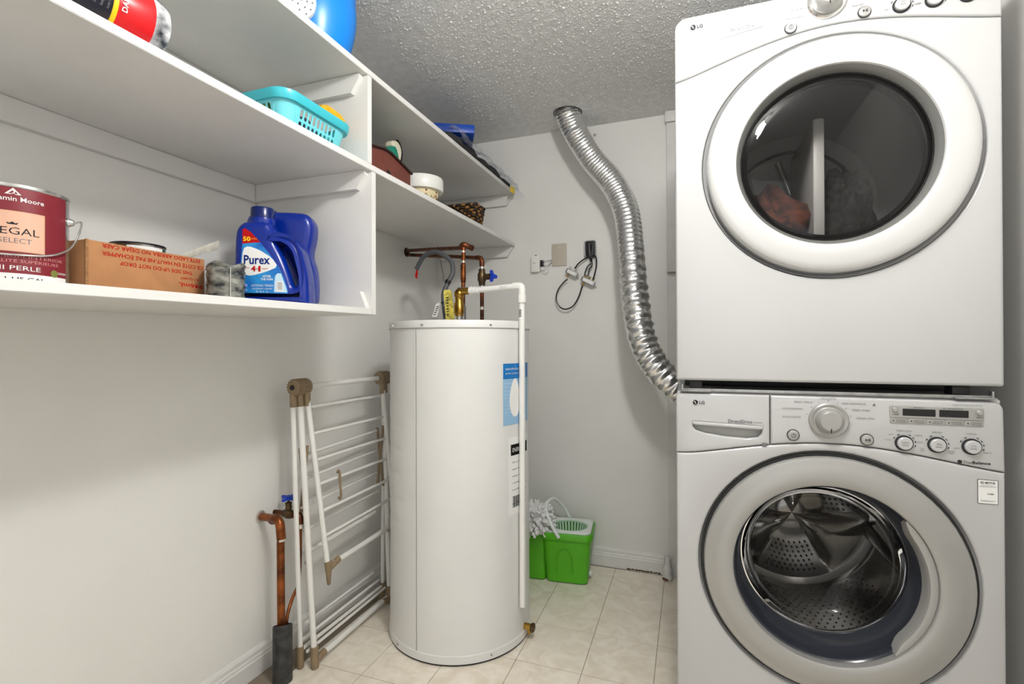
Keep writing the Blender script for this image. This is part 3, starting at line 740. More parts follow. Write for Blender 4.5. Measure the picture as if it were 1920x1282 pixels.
def wheel(c, axis, r, m, parent, lobes=3):
    X, Y, A = frame(axis); c = Vector(c); v = []; n = 36; f = []
    for h in (-.003, .003):
        for k in range(n):
            a = 2*PI*k/n; rr = r*(.62+.38*math.cos(lobes*a))
            v.append(c+A*h+(X*math.cos(a)+Y*math.sin(a))*max(rr, r*.33))
    f = [tuple(range(n)), tuple(range(n, 2*n))]+[(k,(k+1)%n,n+(k+1)%n,n+k) for k in range(n)]
    hub = lathe([(0,-.006),(r*.35,-.006),(r*.35,.006),(0,.007)], c, axis, 14)
    o = link('valve_handle', join(pymesh(v, f), hub), m, parent); o['label'] = 'blue valve handle'
wheel((.614,1.920,1.393), (1,-.28,0), .028, BLUEH, vb)
# conduit with loose red wires
cd_ = thing('electrical_conduit', 'grey flexible electrical conduit curving over to water heater with red wires', 'conduit', (.441,1.841,HT))
cpts = [(.247,1.93,1.444),(.295,1.915,1.496),(.367,1.898,1.505),(.432,1.89,1.465),(.452,1.875,1.412),(.437,1.859,1.366),(.425,1.845,1.321),(.430,1.838,1.267),(.438,1.841,1.200)]
link('conduit', tube(cpts, .0098, 14, 10, wob=lambda i,k: 1+.035*(i%2)), CONDUIT, cd_)
link('clamp', cyl((.440,1.861,1.376),(.434,1.857,1.362),.0125,16), BLK, cd_)
link('cable_tie', cyl((.4285,1.839,1.284),(.4285,1.838,1.277),.0118,16), BLK, cd_)
link('connector', cyl((.4382,1.841,1.196),(.4382,1.841,1.216),.015,16,cap=.002), STEEL, cd_)
for k in range(3):
    link('wire', tube([(.250,1.93,1.450),(.246+.003*k,1.929,1.432),(.241+.004*k,1.928,1.408-.004*k)], .0018, 6), PRED, cd_)
link('tie_wire', tube([(.34,1.955,1.545),(.345,1.945,1.52),(.375,1.91,1.47),(.41,1.87,1.40),(.418,1.855,1.37)], .0011, 6), BLK, cd_)
wt = link('tag', plate([[(0,0),(.022,.0),(.022,.052),(.011,.058),(0,.052)]], .001, .0003, lambda u,v,d: (.395+u+.35*v, 1.80+d, 1.222+v)), PW, cd_); wt['label'] = 'white paper tag'
for k in range(5): link('print_mark', box((.402+.0035*k,1.7985,1.23+.008*k),(.412+.0035*k,1.7995,1.233+.008*k)), LG, wt, smooth=0)
hl = struct(link('trim_5', lathe([(0,-.002),(.024,-.002),(.022,.003),(.016,.002),(0,.001)], WP+Vector((-.0045,.002,-.008)), (1,-.03,0), 18), mat('hole_dark',(60,48,38),.9,bump=.5)))

# ------------------------------------------------------------------ wall fittings on the back wall
def Bk(u, v, d=0): return (u, by(u)-d, v)
lv = thing('doorbell_box', 'small open white wiring box on back wall left of plain plate', 'junction box', (.645,by(.645),1.49))
link('housing', plate([rrect(.601,1.488,.648,1.572,.003)], .024, .002, lambda u,v,d: Bk(u,v,d)), PVC, lv)
link('housing', plate([rrect(.650,1.497,.672,1.553,.002)], .014, .002, lambda u,v,d: Bk(u,v,d)), PVC, lv)
link('terminal', box((.652,by(.66)-.019,1.515),(.670,by(.66)-.0135,1.548)), BLK, lv)
text(lv, 'BELL', Bk, .620, 1.535, .006, PG, d=.0248); link('screw', cyl(Bk(.622,1.578,0),Bk(.622,1.578,.005),.003,8), PBLACK, lv)
for k in range(4):
    link('wire', tube([Bk(.664,1.54-.006*k,.019),Bk(.684,1.55-.012*k,.028),Bk(.700,1.552-.01*k,.016),Bk(.714,1.552-.004*k,.004)], .0013, 6), PLG if k % 2 else PW, lv)
for k in range(3): link('wire', tube([Bk(.655+.008*k,1.498,.012),Bk(.665+.008*k,1.484-.003*k,.018),Bk(.690+.002*k,1.49,.014),Bk(.69,1.512,.01)], .0011, 6), PW, lv)
pl = thing('cover_plate', 'plain beige blank cover plate screwed to back wall', 'wall plate', (.75,by(.75),1.515))
pf = link('plate', plate([rrect(.710,1.515,.789,1.631,.003)], .007, .003, lambda u,v,d: Bk(u,v,d)), mat('beige_plastic',(190,181,166),.4), pl)
for z in (1.531, 1.612): link('screw', cyl(Bk(.7495,z,.006),Bk(.7495,z,.0085),.0032,10), SOLDER, pl)
cb = thing('cable_outlet', 'open black wall box with coaxial cables on back wall', 'cable box', (.912,by(.912),1.54))
link('box_rim', plate([rrect(.881,1.545,.943,1.635,.012), rrect(.887,1.551,.937,1.629,.010)[::-1]], .010, .002, lambda u,v,d: Bk(u,v,d)), mat('galvanised',(140,140,140),.3,metal=.8), cb)
link('box_back', plate([rrect(.884,1.548,.940,1.632,.010)], .002, .0005, lambda u,v,d: Bk(u,v,d)), BLK, cb)
for k in range(4): link('cable_bundle', tube([Bk(.896+.010*k,1.622-.004*k,.004),Bk(.900+.009*k,1.60,.016),Bk(.908+.005*k,1.56,.02),Bk(.914+.004*k,1.542,.02)], .0032, 8), (DARK, PG, DARK, CONDUIT)[k], cb)
for pts in ([(.905,1.548,.02),(.880,1.535,.03),(.855,1.515,.034),(.838,1.492,.036)],
            [(.925,1.553,.022),(.945,1.545,.03),(.948,1.50,.034),(.938,1.455,.036),(.930,1.432,.036)],
            [(.915,1.545,.02),(.925,1.52,.034),(.905,1.50,.036),(.893,1.475,.036),(.888,1.455,.036)],
            [(.912,1.55,.02),(.918,1.53,.03),(.928,1.508,.036),(.912,1.482,.036),(.906,1.450,.036)]):
    link('coaxial_cable', tube([Bk(*p) for p in pts], .0036, 8), BLK, cb)
def splitter(name, label, c, ang, n, s=1):
    t = thing(name, label, 'cable splitter', Bk(c[0],c[1],.02), 'metal cable splitters on the back wall')
    ca, sa = math.cos(ang), math.sin(ang)
    def Q(a, b, d): return Bk(c[0]+a*ca-b*sa, c[1]+a*sa+b*ca, .024+d)
    link('case', plate([rrect(-.032*s,-.012,.032*s,.012,.003)], .016, .002, Q), STEEL, t)
    link('face', plate([rrect(-.024*s,-.008,.024*s,.008,.001)], .002, .0004, lambda a,b,d: Q(a,b,d+.0155)), PW, t)
    for k in range(n):
        a = -.018*s+.036*s*k/max(1, n-1); link('port', cyl(Q(a,.011,.008), Q(a,.026,.008), .0045, 10), BRASS if n > 2 else CHROME, t)
    link('port', cyl(Q(-.014*s,-.011,.008), Q(-.014*s,-.028,.008), .0045, 10), BRASS, t)
    link('lug', plate([rrect(.028*s,-.006,.040*s,.006,.003)], .002, .0004, Q), STEEL, t)
    return Q
q1 = splitter('cable_splitter', 'small metal cable splitter hanging at upper left of loop', (.822,1.472), math.radians(-28), 2)
q2 = splitter('cable_splitter', 'wider metal cable splitter hanging at lower right of loop', (.905,1.425), math.radians(-27), 3, 1.15)
lp = link('coaxial_cable', tube([Bk(.800,1.440,.034),Bk(.780,1.425,.034),Bk(.752,1.39,.034),Bk(.740,1.345,.034),Bk(.757,1.303,.034),Bk(.790,1.288,.034),Bk(.828,1.303,.034),Bk(.856,1.345,.034),Bk(.872,1.39,.034),Bk(.876,1.408,.034)], .0036, 8), BLK)
tag(lp, 'black coaxial cable hanging in a loop between two splitters', 'cable')

# ------------------------------------------------------------------ foil duct
du = thing('dryer_duct', 'shiny ribbed foil dryer duct running from ceiling to behind dryer', 'duct', (.84,2.33,H))
dpts = [(.838,2.325,H-.002),(.848,2.328,2.185),(.880,2.332,2.11),(.960,2.335,1.975),(1.055,2.322,1.85),(1.118,2.293,1.70),(1.143,2.249,1.499),(1.163,2.204,1.305),(1.195,2.165,1.131),(1.257,2.143,1.009),(1.36,2.150,.905),(1.45,2.155,.86)]
fine = smoothpath(dpts, 40); acc = 0; rs = [fine[0]]
for a_, b_ in zip(fine, fine[1:]):
    acc += (b_-a_).length
    if acc >= .003: rs.append(b_); acc = 0
rd = random.Random(2); N = len(rs)-1
wv = [[rd.uniform(-1,1) for _ in range(28)] for _ in range(N+2)]
def duct_wob(i, k):
    t = i/N; coarse = min(1, max(0, (t-.45)/.12))
    return 1+(1-coarse)*(.030*math.sin(i*PI/2+.4)+.006*wv[i][k])+coarse*(.050*math.sin(i*2*PI/9)+.040*wv[i//2][k//2]+.014*wv[i][k])
link('duct_hose', tube(rs, .0575, 28, 1, wob=duct_wob, cap=False, smooth=False), FOIL, du, smooth=38)
link('ceiling_collar', lathe([(.052,H-.020),(.0585,H-.020),(.0585,H-.0005),(.064,H-.0005),(.064,H-.003),(.060,H-.004)], (.839,2.326,0), n=40), STEEL, du)
link('ceiling_opening', lathe([(0,H-.0008),(.068,H-.0008),(.068,H-.0025),(0,H-.0025)], (.839,2.326,0), n=32), mat('hole_black',(30,28,26),.9), du)

# ------------------------------------------------------------------ drying rack (folded, leaning on the left wall)
rk = thing('drying_rack', 'folded white clothes drying rack with tan joints leaning on left wall', 'drying rack', (.12,1.6,0))
NY, FYK = 1.372, 1.850
def R_(a, b, r, m=RACKW, name='rod', par=None): return link(name, cyl(a, b, r, 12, cap=.001), m, par or rk)
zt_ = .965
# three nested frames: rear legs, front legs, hanging wing
for y, s in ((NY-.008, 1), (FYK+.008, -1)):
    ya, yb_, yc = y-.022*s, y, y+.022*s
    R_((.112,ya,.925),(.120,y+.004*s,.055),.0085, name='rear_leg')
    R_((.122,yb_,.925),(.165,y+.020*s,.045),.0105, name='front_leg')
    R_((.134,yc,.925),(.185,y+.062*s if s > 0 else y-.008,.345),.0095, name='wing_leg')
    hub = link('joint', lathe([(0,-.034),(.020,-.034),(.026,-.031)]+[(.0275-.0016*(k%2),-.029+.0053*k) for k in range(12)]+[(.026,.033),(.020,.034),(0,.034)], (.122,y,zt_), (0,s,0), 18), TAN, rk)
    link('joint_pin', cyl((.122,y-.037*s,zt_),(.122,y+.037*s,zt_),.009,12), BLK, hub)
    for k in range(18):
        an = 2*PI*k/18; cx_, cz_ = .122+.0272*math.cos(an), zt_+.0272*math.sin(an)
        link('grip_rib', cyl((cx_,y-.030*s,cz_),(cx_,y+.030*s,cz_),.0022,6), TAN, hub)
    for x, yy in ((.114,ya),(.122,yb_),(.132,yc)):
        R_((x,yy,zt_-.004),(x+.001,yy,.898),.0118,TAN,'leg_socket',hub)
    R_((.165,y+.020*s,.075),(.167,y+.020*s,.002),.0135,TAN,'foot')
    R_((.119,y+.004*s,.075),(.120,y+.004*s,.002),.012,TAN,'foot')
    R_((.167,y+.018*s,.024),(.167,y+.070*s,.030),.012,TAN,'foot_sleeve')
    w1 = (.187,y+.064*s if s > 0 else y-.008,.352)
    link('wing_tip', cyl((.190,w1[1],.268), w1, .006, 14, .0138, cap=.003), TAN, rk)
    R_((.188,w1[1],.325),(.188,w1[1]+.055*s,.338),.012,TAN,'wing_sleeve')
# mid braces
for y, s in ((NY+.012, 1), (FYK-.012, -1)):
    R_((.105,y,.75),(.135,y,.50),.006,TAN,'brace'); R_((.135,y,.76),(.105,y,.50),.006,TAN,'brace')
R_((.120,NY,zt_),(.120,FYK,zt_),.010)
def wy(z): return NY+.014+.040*(.925-z)/.58
def wxz(z): return .134+.051*(.925-z)/.58
for z, zf in ((.893,.888),(.800,.797),(.707,.705),(.622,.618),(.527,.528),(.440,.445)):
    R_((wxz(z),wy(z),z),(wxz(z)-.01,FYK-.005,zf),.0058)
R_((.188,NY+.08,.334),(.186,FYK-.03,.340),.0095)
for z in (.725,.640,.545,.460): R_((.115,NY+.006,z),(.105,FYK-.006,z+.012),.0052)
R_((.105,NY+.02,.375),(.100,FYK-.02,.385),.0085)
R_((.165,NY+.03,.026),(.163,FYK-.03,.030),.0105)
for x, z in ((.140,.055),(.110,.085),(.080,.110)): R_((x,NY+.004,z),(x,FYK-.006,z+.004),.0055)
R_((.119,NY,.06),(.119,FYK,.06),.007)
ck = link('clip', tube([(.164,1.505,.640),(.171,1.503,.650),(.176,1.503,.640),(.178,1.504,.60),(.180,1.505,.555),(.174,1.505,.545),(.168,1.505,.552)], .0042, 8), TAN, rk)

# ------------------------------------------------------------------ wall pipe with black sleeve, lower left
sp = thing('water_supply_pipe', 'brown copper supply pipe with blue valve handle rising from black sleeve', 'pipe', (.112,1.298,0))
PXs, PYs = .104, 1.300
link('escutcheon', lathe([(.010,-.002),(.022,-.001),(.020,.003),(.012,.005)], (wx(1.312)+.001,1.312,.524), (1,-.03,0), 18), SOLDER, sp)
link('pipe', tube([(wx(1.312)-.004,1.312,.524)]+bend((wx(1.312),1.312,.524),(PXs,PYs-.004,.532),(PXs,PYs,.2),.034)+[(PXs,PYs,.08)], .0125, 16, smooth=False), COPPER, sp)
link('elbow', tube([(.060,1.306,.5195)]+bend((wx(1.312),1.312,.524),(PXs,PYs-.004,.532),(PXs,PYs,.2),.034)+[(PXs,PYs,.466)], .0148, 16, smooth=False), COPPER, sp)
for z in (.464,): link('solder_ring', cyl((PXs,PYs,z-.004),(PXs,PYs,z+.003),.0156,16), SOLDER, sp)
V0 = Vector((wx(1.372)+.018,1.372,.521))
link('pipe', tube([V0+Vector((-.024,0,0)), V0+Vector((.02,.0,0)), V0+Vector((.056,.0,.0))], .0085, 12), COPPERD, sp)
vv = link('valve_body', lathe([(.009,-.022),(.013,-.020),(.013,-.012),(.016,-.006),(.016,.008),(.013,.012),(.013,.020),(.009,.022)], V0+Vector((.045,0,0)), (1,0,0), 18), BRONZE, sp)
link('bonnet', lathe([(.009,.0),(.011,.022),(.009,.026),(.011,.028),(.011,.036),(.004,.038),(.004,.050)], V0+Vector((.045,0,.004)), (0,0,1), 14), BRONZE, vv)
wheel(V0+Vector((.045,0,.056)), (.1,-.1,1), .030, BLUEH, vv, 4)
link('elbow', tube([V0+Vector((.064,0,0))]+bend(V0+Vector((.06,0,0)), V0+Vector((.092,.004,0)), V0+Vector((.094,.004,-.08)), .018)+[V0+Vector((.093,.004,-.034))], .0115, 14, smooth=False), COPPERD, sp)
link('solder_ring', cyl(V0+Vector((.093,.004,-.030)), V0+Vector((.093,.004,-.044)), .0122, 14), SOLDER, sp)
tp = V0+Vector((.093,.004,-.042))
link('thin_pipe', tube([tp, tp+Vector((-.001,0,-.05)), tp+Vector((-.003,0,-.14)), tp+Vector((-.008,-.004,-.20)), (.097,1.352,.235),(.108,1.319,.188),(.117,1.308,.10)], .0058, 10), COPPER, sp)
slv = lathe([(.0262,.0),(.0262,.182),(.028,.184),(.030,.182),(.0308,.178),(.0308,.0)], (.111,1.298,0), n=28)
for vtx in slv.vertices:
    if vtx.co.z > .1: vtx.co.z -= (vtx.co.y-1.298)*.30-(vtx.co.x-.111)*.25
s_ = link('sleeve', slv, SLEEVE, sp); s_['label'] = 'scuffed black pipe sleeve'

# ------------------------------------------------------------------ mop bucket and mop head
bk = thing('mop_bucket', 'green plastic mop bucket with white wringer basket on floor by baseboard', 'bucket', (.83,2.32,0))
GREEN = mat('green_plastic', (84, 176, 24), .33); WHP = mat('white_plastic', (226, 232, 228), .35)
BX = Vector((.835,2.335,0)); bang = math.radians(6)
def Bq(a, b, z):
    ca, sa = math.cos(bang), math.sin(bang); return Vector((BX.x+a*ca-b*sa, BX.y+a*sa+b*ca, z))
def loft(rows, closed_bottom=True, cap_top=False):
    """rows: (halfx, halfy, z, r, cx, cy)"""
    v = []; f = []; k = None
    for hx, hy, z, r, cx, cy in rows:
        o = rrect(cx-hx, cy-hy, cx+hx, cy+hy, r, 6); k = len(o); v += [Bq(p[0], p[1], z) for p in o]
    for j in range(len(rows)-1):
        for i in range(k): f.append((j*k+i, j*k+(i+1)%k, (j+1)*k+(i+1)%k, (j+1)*k+i))
    if closed_bottom: f.append(tuple(range(k)))
    if cap_top: f.append(tuple((len(rows)-1)*k+i for i in range(k)))
    return pymesh(v, f)
link('bucket_body', loft([(.088,.070,.001,.02,0,0),(.096,.078,.006,.025,0,0),(.108,.092,.150,.03,.0,0),(.113,.098,.205,.032,0,0),(.121,.106,.208,.036,0,0),(.123,.108,.232,.036,0,0),(.120,.105,.238,.034,0,0),(.114,.099,.238,.03,0,0),(.104,.088,.12,.03,0,0),(.09,.074,.012,.02,0,0)]), GREEN, bk)
link('bucket_body', loft([(.050,.062,.001,.02,-.155,.0),(.055,.07,.006,.02,-.155,0),(.062,.082,.20,.02,-.162,0),(.066,.087,.205,.024,-.164,0),(.066,.087,.222,.024,-.164,0),(.060,.08,.222,.02,-.164,0),(.05,.064,.012,.02,-.155,0)]), GREEN, bk)
link('front_arch', tube([Bq(-.045,-.0830,.05),Bq(-.045,-.0895,.10),Bq(-.033,-.0945,.150),Bq(-.008,-.0965,.168),Bq(.017,-.0945,.150),Bq(.030,-.0895,.10),Bq(.030,-.0830,.05)], .0022, 8), GREEN, bk)
def lid():
    outs = [rrect(-.113,-.098,.113,.098,.03,6), [(p[0]*1.0+.006, p[1]) for p in arc(0,0,.088,0,2*PI,40,.076)[:-1]][::-1]]
    return plate(outs, .010, .003, lambda u,v,d: Bq(u, v, .236+d))
ld_ = link('bucket_lid', lid(), WHP, bk)
def basket():
    """wringer: ring, slats and floor"""
    ms = []; n = 34
    for k in range(n):
        a0 = 2*PI*k/n; a1 = a0+2*PI/n*.62; v = []
        for a in (a0, a1):
            for r, z in ((.086,.238),(.078,.190),(.076,.190),(.084,.238)): v.append(Bq(.006+r*math.cos(a), r*.865*math.sin(a), z))
        ms.append(pymesh(v, [(0,1,5,4),(1,2,6,5),(2,3,7,6),(3,0,4,7),(0,1,2,3),(4,5,6,7)]))
    rb = []
    for r0, r1, z0, z1 in ((.0885,.083,.236,.243),(.079,.073,.184,.192)):
        v = []
        for k in range(48):
            a = 2*PI*k/48
            for r, z in ((r0,z0),(r0,z1),(r1,z1),(r1,z0)): v.append(Bq(.006+r*math.cos(a), r*.865*math.sin(a), z))
        f = [(4*k+i, 4*k+(i+1)%4, 4*((k+1)%48)+(i+1)%4, 4*((k+1)%48)+i) for k in range(48) for i in range(4)]
        rb.append(pymesh(v, f))
    fl = pymesh([Bq(.006+.078*math.cos(2*PI*k/32), .067*math.sin(2*PI*k/32), .186) for k in range(32)], [tuple(range(32))])
    return join(*ms, *rb, fl)
link('wringer_basket', basket(), mat('pale_green_plastic',(188,220,190),.35), bk)
link('wringer_hub', cyl(Bq(.006,0,.185), Bq(.006,0,.215), .011, 14, .007, cap=.003), WHP, bk)
link('handle', tube([Bq(-.030,-.112,.222),Bq(-.058,-.108,.265),Bq(-.088,-.09,.318),Bq(-.098,-.06,.345),Bq(-.090,-.01,.358),Bq(-.070,.05,.348),Bq(-.030,.095,.29),Bq(-.004,.112,.235)], .0085, 10, rf=lambda t: .0085), WHP, bk)
link('drain_plug', cyl(Bq(.100,-.02,.035), Bq(.112,-.02,.035), .013, 14, cap=.003), WHP, bk)
mh = thing('fluffy_mop', 'white fluffy strand mop head resting on the green bucket', 'mop', (.68,2.26,.22))
MOP = mat('white_chenille', (232, 232, 231), .95, bump=.5, bscale=120)
rm = random.Random(4)
mc = Vector((.695,2.270,.280))
link('mop_core', lathe([(0,-.05),(.035,-.045),(.055,-.01),(.05,.03),(.03,.055),(0,.06)], mc, (0,0,1), 18), MOP, mh)
nst = 0
for k in range(290):
    a = rm.uniform(0, 2*PI); e = rm.uniform(-.75, .95)
    d = Vector((math.cos(a)*math.cos(e), math.sin(a)*math.cos(e), math.sin(e)))
    p = mc+Vector((d.x*.055, d.y*.055, d.z*.058)); L = rm.uniform(.020, .036)
    j = Vector((rm.uniform(-1,1), rm.uniform(-1,1), rm.uniform(-1.2,.6)))*.016
    q = p+d*L*.55+j*.4; r = p+d*L+j
    if r.y > 2.45: continue
    link('mop_strand', tube([p, q, r], .0085, 7, 3, rf=lambda t: .0082*(1-.30*abs(t-.4)) if t < .97 else .005), MOP, mh, smooth=70); nst += 1

# ------------------------------------------------------------------ things on the bottom shelf
SB = lambda y: zb(y)+T
# gallon paint can
PC = Vector((.147,.58,0)); PR = .084; z0 = SB(.58)+.0006
pc = thing('paint_can', 'large burgundy paint can with wire bail handle on bottom shelf', 'paint can', (PC.x,PC.y,z0))
METAL = mat('can_tinplate', (205, 205, 203), .22, metal=.9)
link('can_body', lathe([(0,z0),(PR-.001,z0),(PR+.0015,z0+.002),(PR+.0015,z0+.005),(PR,z0+.007),(PR,z0+.186),(PR+.002,z0+.188),(PR+.002,z0+.193),(PR-.004,z0+.195),(PR-.01,z0+.190),(0,z0+.189)], PC, n=64), METAL, pc)
th0 = math.radians(-23.6)
def Cn(u, v, d=0):
    a = th0+u/PR; return Vector((PC.x+(PR+d)*math.cos(a), PC.y+(PR+d)*math.sin(a), z0+v))
BURG = mat('burgundy_label', (128, 32, 44), .4)
lab = link('label', patch(-.19,.0925,.030,.186,Cn,.0006,40), BURG, pc)
link('label_band', patch(-.19,.0925,.008,.030,Cn,.0006,40), PW, lab)
link('label_seam', patch(.0925,.0985,.008,.186,Cn,.0008,2), METAL, lab)
link('label_badge', patch(-.075,.044,.070,.143,Cn,.0011,16), mat('peach_print',(226,178,152),.45), lab)
for q in ((-.075,.044,.1425,.1435),(-.075,.044,.0695,.0705),(.0435,.0445,.070,.143)): link('badge_border', patch(*q,Cn,.0014,12), mat('gold_print',(212,160,126),.4), lab)
link('logo', flat([(-.011,.1730),(.011,.1730),(0,.1850)], Cn, .0012), PW, lab, smooth=0)
link('logo', flat([(-.006,.1745),(-.002,.1745),(.001,.178),(-.001,.180)], Cn, .0016), BURG, lab, smooth=0); link('logo', flat([(.002,.1745),(.006,.1745),(.003,.179)], Cn, .0016), BURG, lab, smooth=0)
text(lab, 'Benjamin Moore', Cn, .0015, .1655, .0082, PW, width=.083, bold=.010)
text(lab, 'REGAL', Cn, .003, .107, .0130, LG, width=.066); text(lab, 'SELECT', Cn, .003, .0895, .0090, PG, width=.044)
link('logo', flat([(-.007,.1185),(.005,.1185),(.007,.1225),(.003,.1205),(-.001,.1235),(-.005,.1205),(-.009,.1225)], Cn, .0015), LG, lab, smooth=0)
text(lab, 'PREMIUM INTERIOR', Cn, .020, .0615, .0055, mat('pink_print',(206,138,138),.5), width=.12); text(lab, 'QUALITÉ SUPÉRIEURE', Cn, .015, .0525, .0055, mat('pink_print2',(206,138,138),.5), width=.11)
text(lab, 'FINI PERLE', Cn, .000, .040, .0082, PW, width=.076)
link('logo', flat(circ(.062,.036,.007,14), Cn, .0012), mat('olive_print',(122,128,62),.5), lab, smooth=0); text(lab, 'GREEN', Cn, .080, .038, .004, PW, width=.022)
text(lab, '3.79 L  1 US GAL', Cn, -.005, .020, .007, LG, width=.10)
ea = th0+.1025/PR
ear = Vector((PC.x+PR*math.cos(ea), PC.y+PR*math.sin(ea), z0+.145)); en = Vector((math.cos(ea), math.sin(ea), 0)); tn = Vector((-en.y, en.x, 0))
link('ear', cyl(ear, ear+en*.011, .009, 16, .006, cap=.002), METAL, pc)
e2 = PC+(PC-Vector((ear.x,ear.y,0)))+Vector((0,0,z0+.145)); e2 = Vector((2*PC.x-ear.x, 2*PC.y-ear.y, z0+.145))
bail = [ear+en*.012, ear+en*.022+Vector((0,0,.002)), ear+en*.022+Vector((.004,-.006,-.02)), Cn(.092,.100,.014), Cn(.075,.082,.010), Cn(.045,.068,.006), Cn(0,.063,.005), Cn(-.06,.066,.005), Cn(-.11,.078,.010), Cn(-.15,.105,.016)]
link('bail_handle', tube(bail, .0018, 8, 8), METAL, pc)
# cardboard box
BXX = .2
cx = thing('cardboard_box', 'brown cardboard box with upside down red print on bottom shelf', 'box', (.11,.81,SB(.8)))
CARD = mat('cardboard', (180, 128, 84), .85, var=.06, vscale=20, bump=.1, bscale=150)
CARDE = mat('cardboard_edge', (168, 122, 80), .9, var=.2, vscale=200)
y0, y1, bz0, bz1 = .676, .945, SB(.8)+.003, 1.331
link('panel', box((BXX-.004,y0,bz0),(BXX,y1,bz1),.0008), CARD, cx)
link('panel', box((.024,y0,bz0),(.028,y1,bz1),.0008), CARD, cx)
link('panel', box((.0285,y0,bz0),(BXX-.0045,y0+.004,bz1),.0008), CARD, cx)
link('panel', box((.0285,y1-.004,bz0),(BXX-.0045,y1,bz1),.0008), CARD, cx)
link('panel', box((.0285,y0+.0045,bz0),(BXX-.0045,y1-.0045,bz0+.003)), CARD, cx)
link('corner_edge', box((BXX-.003,y0-.0012,bz0+.001),(BXX+.001,y0+.005,bz1+.001),.001), CARDE, cx)
def Fx(u, v, d=0): return (BXX+d, u, v)
for s, ya, yb2, z, h in (('946mL',.875,.940,1.2585,.0105),('4-1 QUART',.880,.928,1.2755,.0055),('THIS SIDE UP-DO NOT DROP',.742,.912,1.2905,.0085),
                        ('CE CÔTÉ EN HAUT-NE PAS ÉCHAPPER',.706,.940,1.3072,.0085),('ESTE LADO ARRIBA NO DEJAR CAER',.706,.932,1.3235,.0085)):
    text(cx, s, Fx, (ya+yb2)/2, z, h, PRED, width=yb2-ya, rot=PI, bold=.012, d=.0006)
qc = thing('quart_can', 'small paint can with green and white label inside cardboard box', 'paint can', (.115,.80,bz0+.004))
q0 = bz0+.0035
link('can_body', lathe([(0,q0),(.053,q0),(.054,q0+.003),(.054,q0+.124),(.0555,q0+.126),(.0555,q0+.130),(.050,q0+.132),(.046,q0+.127),(0,q0+.126)], (.125,.83,0), n=40), METAL, qc)
link('label', lathe([(.0545,q0+.010),(.0545,q0+.1225)], (.125,.83,0), n=24, a0=-1.0, a1=.45, x=(1,0,0)), PW, qc)
link('label', lathe([(.0545,q0+.010),(.0545,q0+.1225)], (.125,.83,0), n=24, a0=.45, a1=4.2, x=(1,0,0)), mat('green_label',(18,92,74),.4), qc)
link('lid_band', lathe([(.0562,q0+.1260),(.0562,q0+.1305)], (.125,.83,0), n=32), BLK, qc)
sk = link('paper_strip', plate([[(0,0),(.115,-.004),(.118,.004),(.112,.026),(.055,.024),(.003,.018)]], .0016, .0004, lambda u,v,d: (.150+.10*u+.3*v+d, .900+u, 1.318+.50*u+v*.85)), mat('off_white_paper',(222,218,204),.8,var=.12,vscale=60))
tag(sk, 'off-white paint-stained stir stick leaning out of cardboard box', 'stir stick')
# paint-crusted tin
tcx, tcy = .264, .953
tz = SB(tcy)+.0006
tn_ = thing('paint_tin', 'small tin crusted with dark dried paint between box and detergent', 'tin', (tcx,tcy,tz))
CR = mat('dried_paint', (150, 150, 140), .55, vscale=34, col2=(22, 28, 34), bump=.8, bscale=40, stretch=(1,1,1.8))
rt = random.Random(9); v = []; f = []; n1 = 30; rows = 16
for j in range(rows+1):
    for i in range(n1):
        a = 2*PI*i/n1; r = .043*(1+.035*math.sin(j*1.9+3*a)+.045*rt.uniform(-1,1))
        v.append((tcx+r*math.cos(a), tcy+r*math.sin(a), tz+.098*j/rows*(1+.05*math.sin(4*a)*(j/rows))))
for j in range(rows):
    for i in range(n1): f.append((j*n1+i, j*n1+(i+1)%n1, (j+1)*n1+(i+1)%n1, (j+1)*n1+i))
f.append(tuple(range(n1))); f.append(tuple(rows*n1+i for i in range(n1)))
link('tin_body', pymesh(v, f), CR, tn_, smooth=45)
link('tin_seam', cyl((tcx+.040,tcy-.021,tz+.003),(tcx+.0405,tcy-.021,tz+.088),.0016,6), SOLDER, tn_)
# detergent bottles
PUR = mat('blue_bottle', (0, 38, 140), .25, spec=.5); CAPB = mat('navy_cap', (6, 28, 92), .2)
bc = Vector((.293, 1.086, 0)); bz = SB(1.09)+.0006
bx_ = Vector((.9085, .4178, 0)); bn = Vector((.4178, -.9085, 0))
def Pb(u, v, d=0): return bc+bx_*u+bn*(d)+Vector((0,0,bz+v))
pb = thing('detergent_bottle', 'blue detergent bottle with handle and printed label, in front', 'detergent bottle', bc+Vector((0,0,bz)), 'blue detergent bottles')
k = .000233
def pxl(L): return [((x-530)*k, .272-(y-130)*k) for x, y in L]
outl = pxl([(240,318),(508,318),(545,395),(600,440),(700,482),(790,535),(840,590),(880,660),(905,760),(935,880),(952,1000),(960,1150),(960,1270),(945,1295),(120,1295),(104,1275),(100,1150),(112,900),(122,700),(130,520),(142,430),(180,365)])
hole = pxl([(585,535),(690,548),(750,590),(785,660),(815,780),(835,900),(838,1000),(815,1075),(795,1080),(770,1000),(725,860),(660,700),(600,590)])
def round_poly(P, it=2):
    for _ in range(it):
        Q = []
        for i in range(len(P)):
            a, b = P[i], P[(i+1)%len(P)]
            Q += [(a[0]*.78+b[0]*.22, a[1]*.78+b[1]*.22), (a[0]*.22+b[0]*.78, a[1]*.22+b[1]*.78)]
        P = Q
    return P
link('bottle_body', plate([round_poly(outl, 2), round_poly(hole, 2)[::-1]], .086, .020, lambda u,v,d: Pb(u, v, d-.043), seg=5), PUR, pb)
capc = Pb((383-530)*k, 0, 0)
link('neck', lathe([(.032,.222),(.034,.232),(.033,.240),(.030,.242)], capc, n=32), PUR, pb)
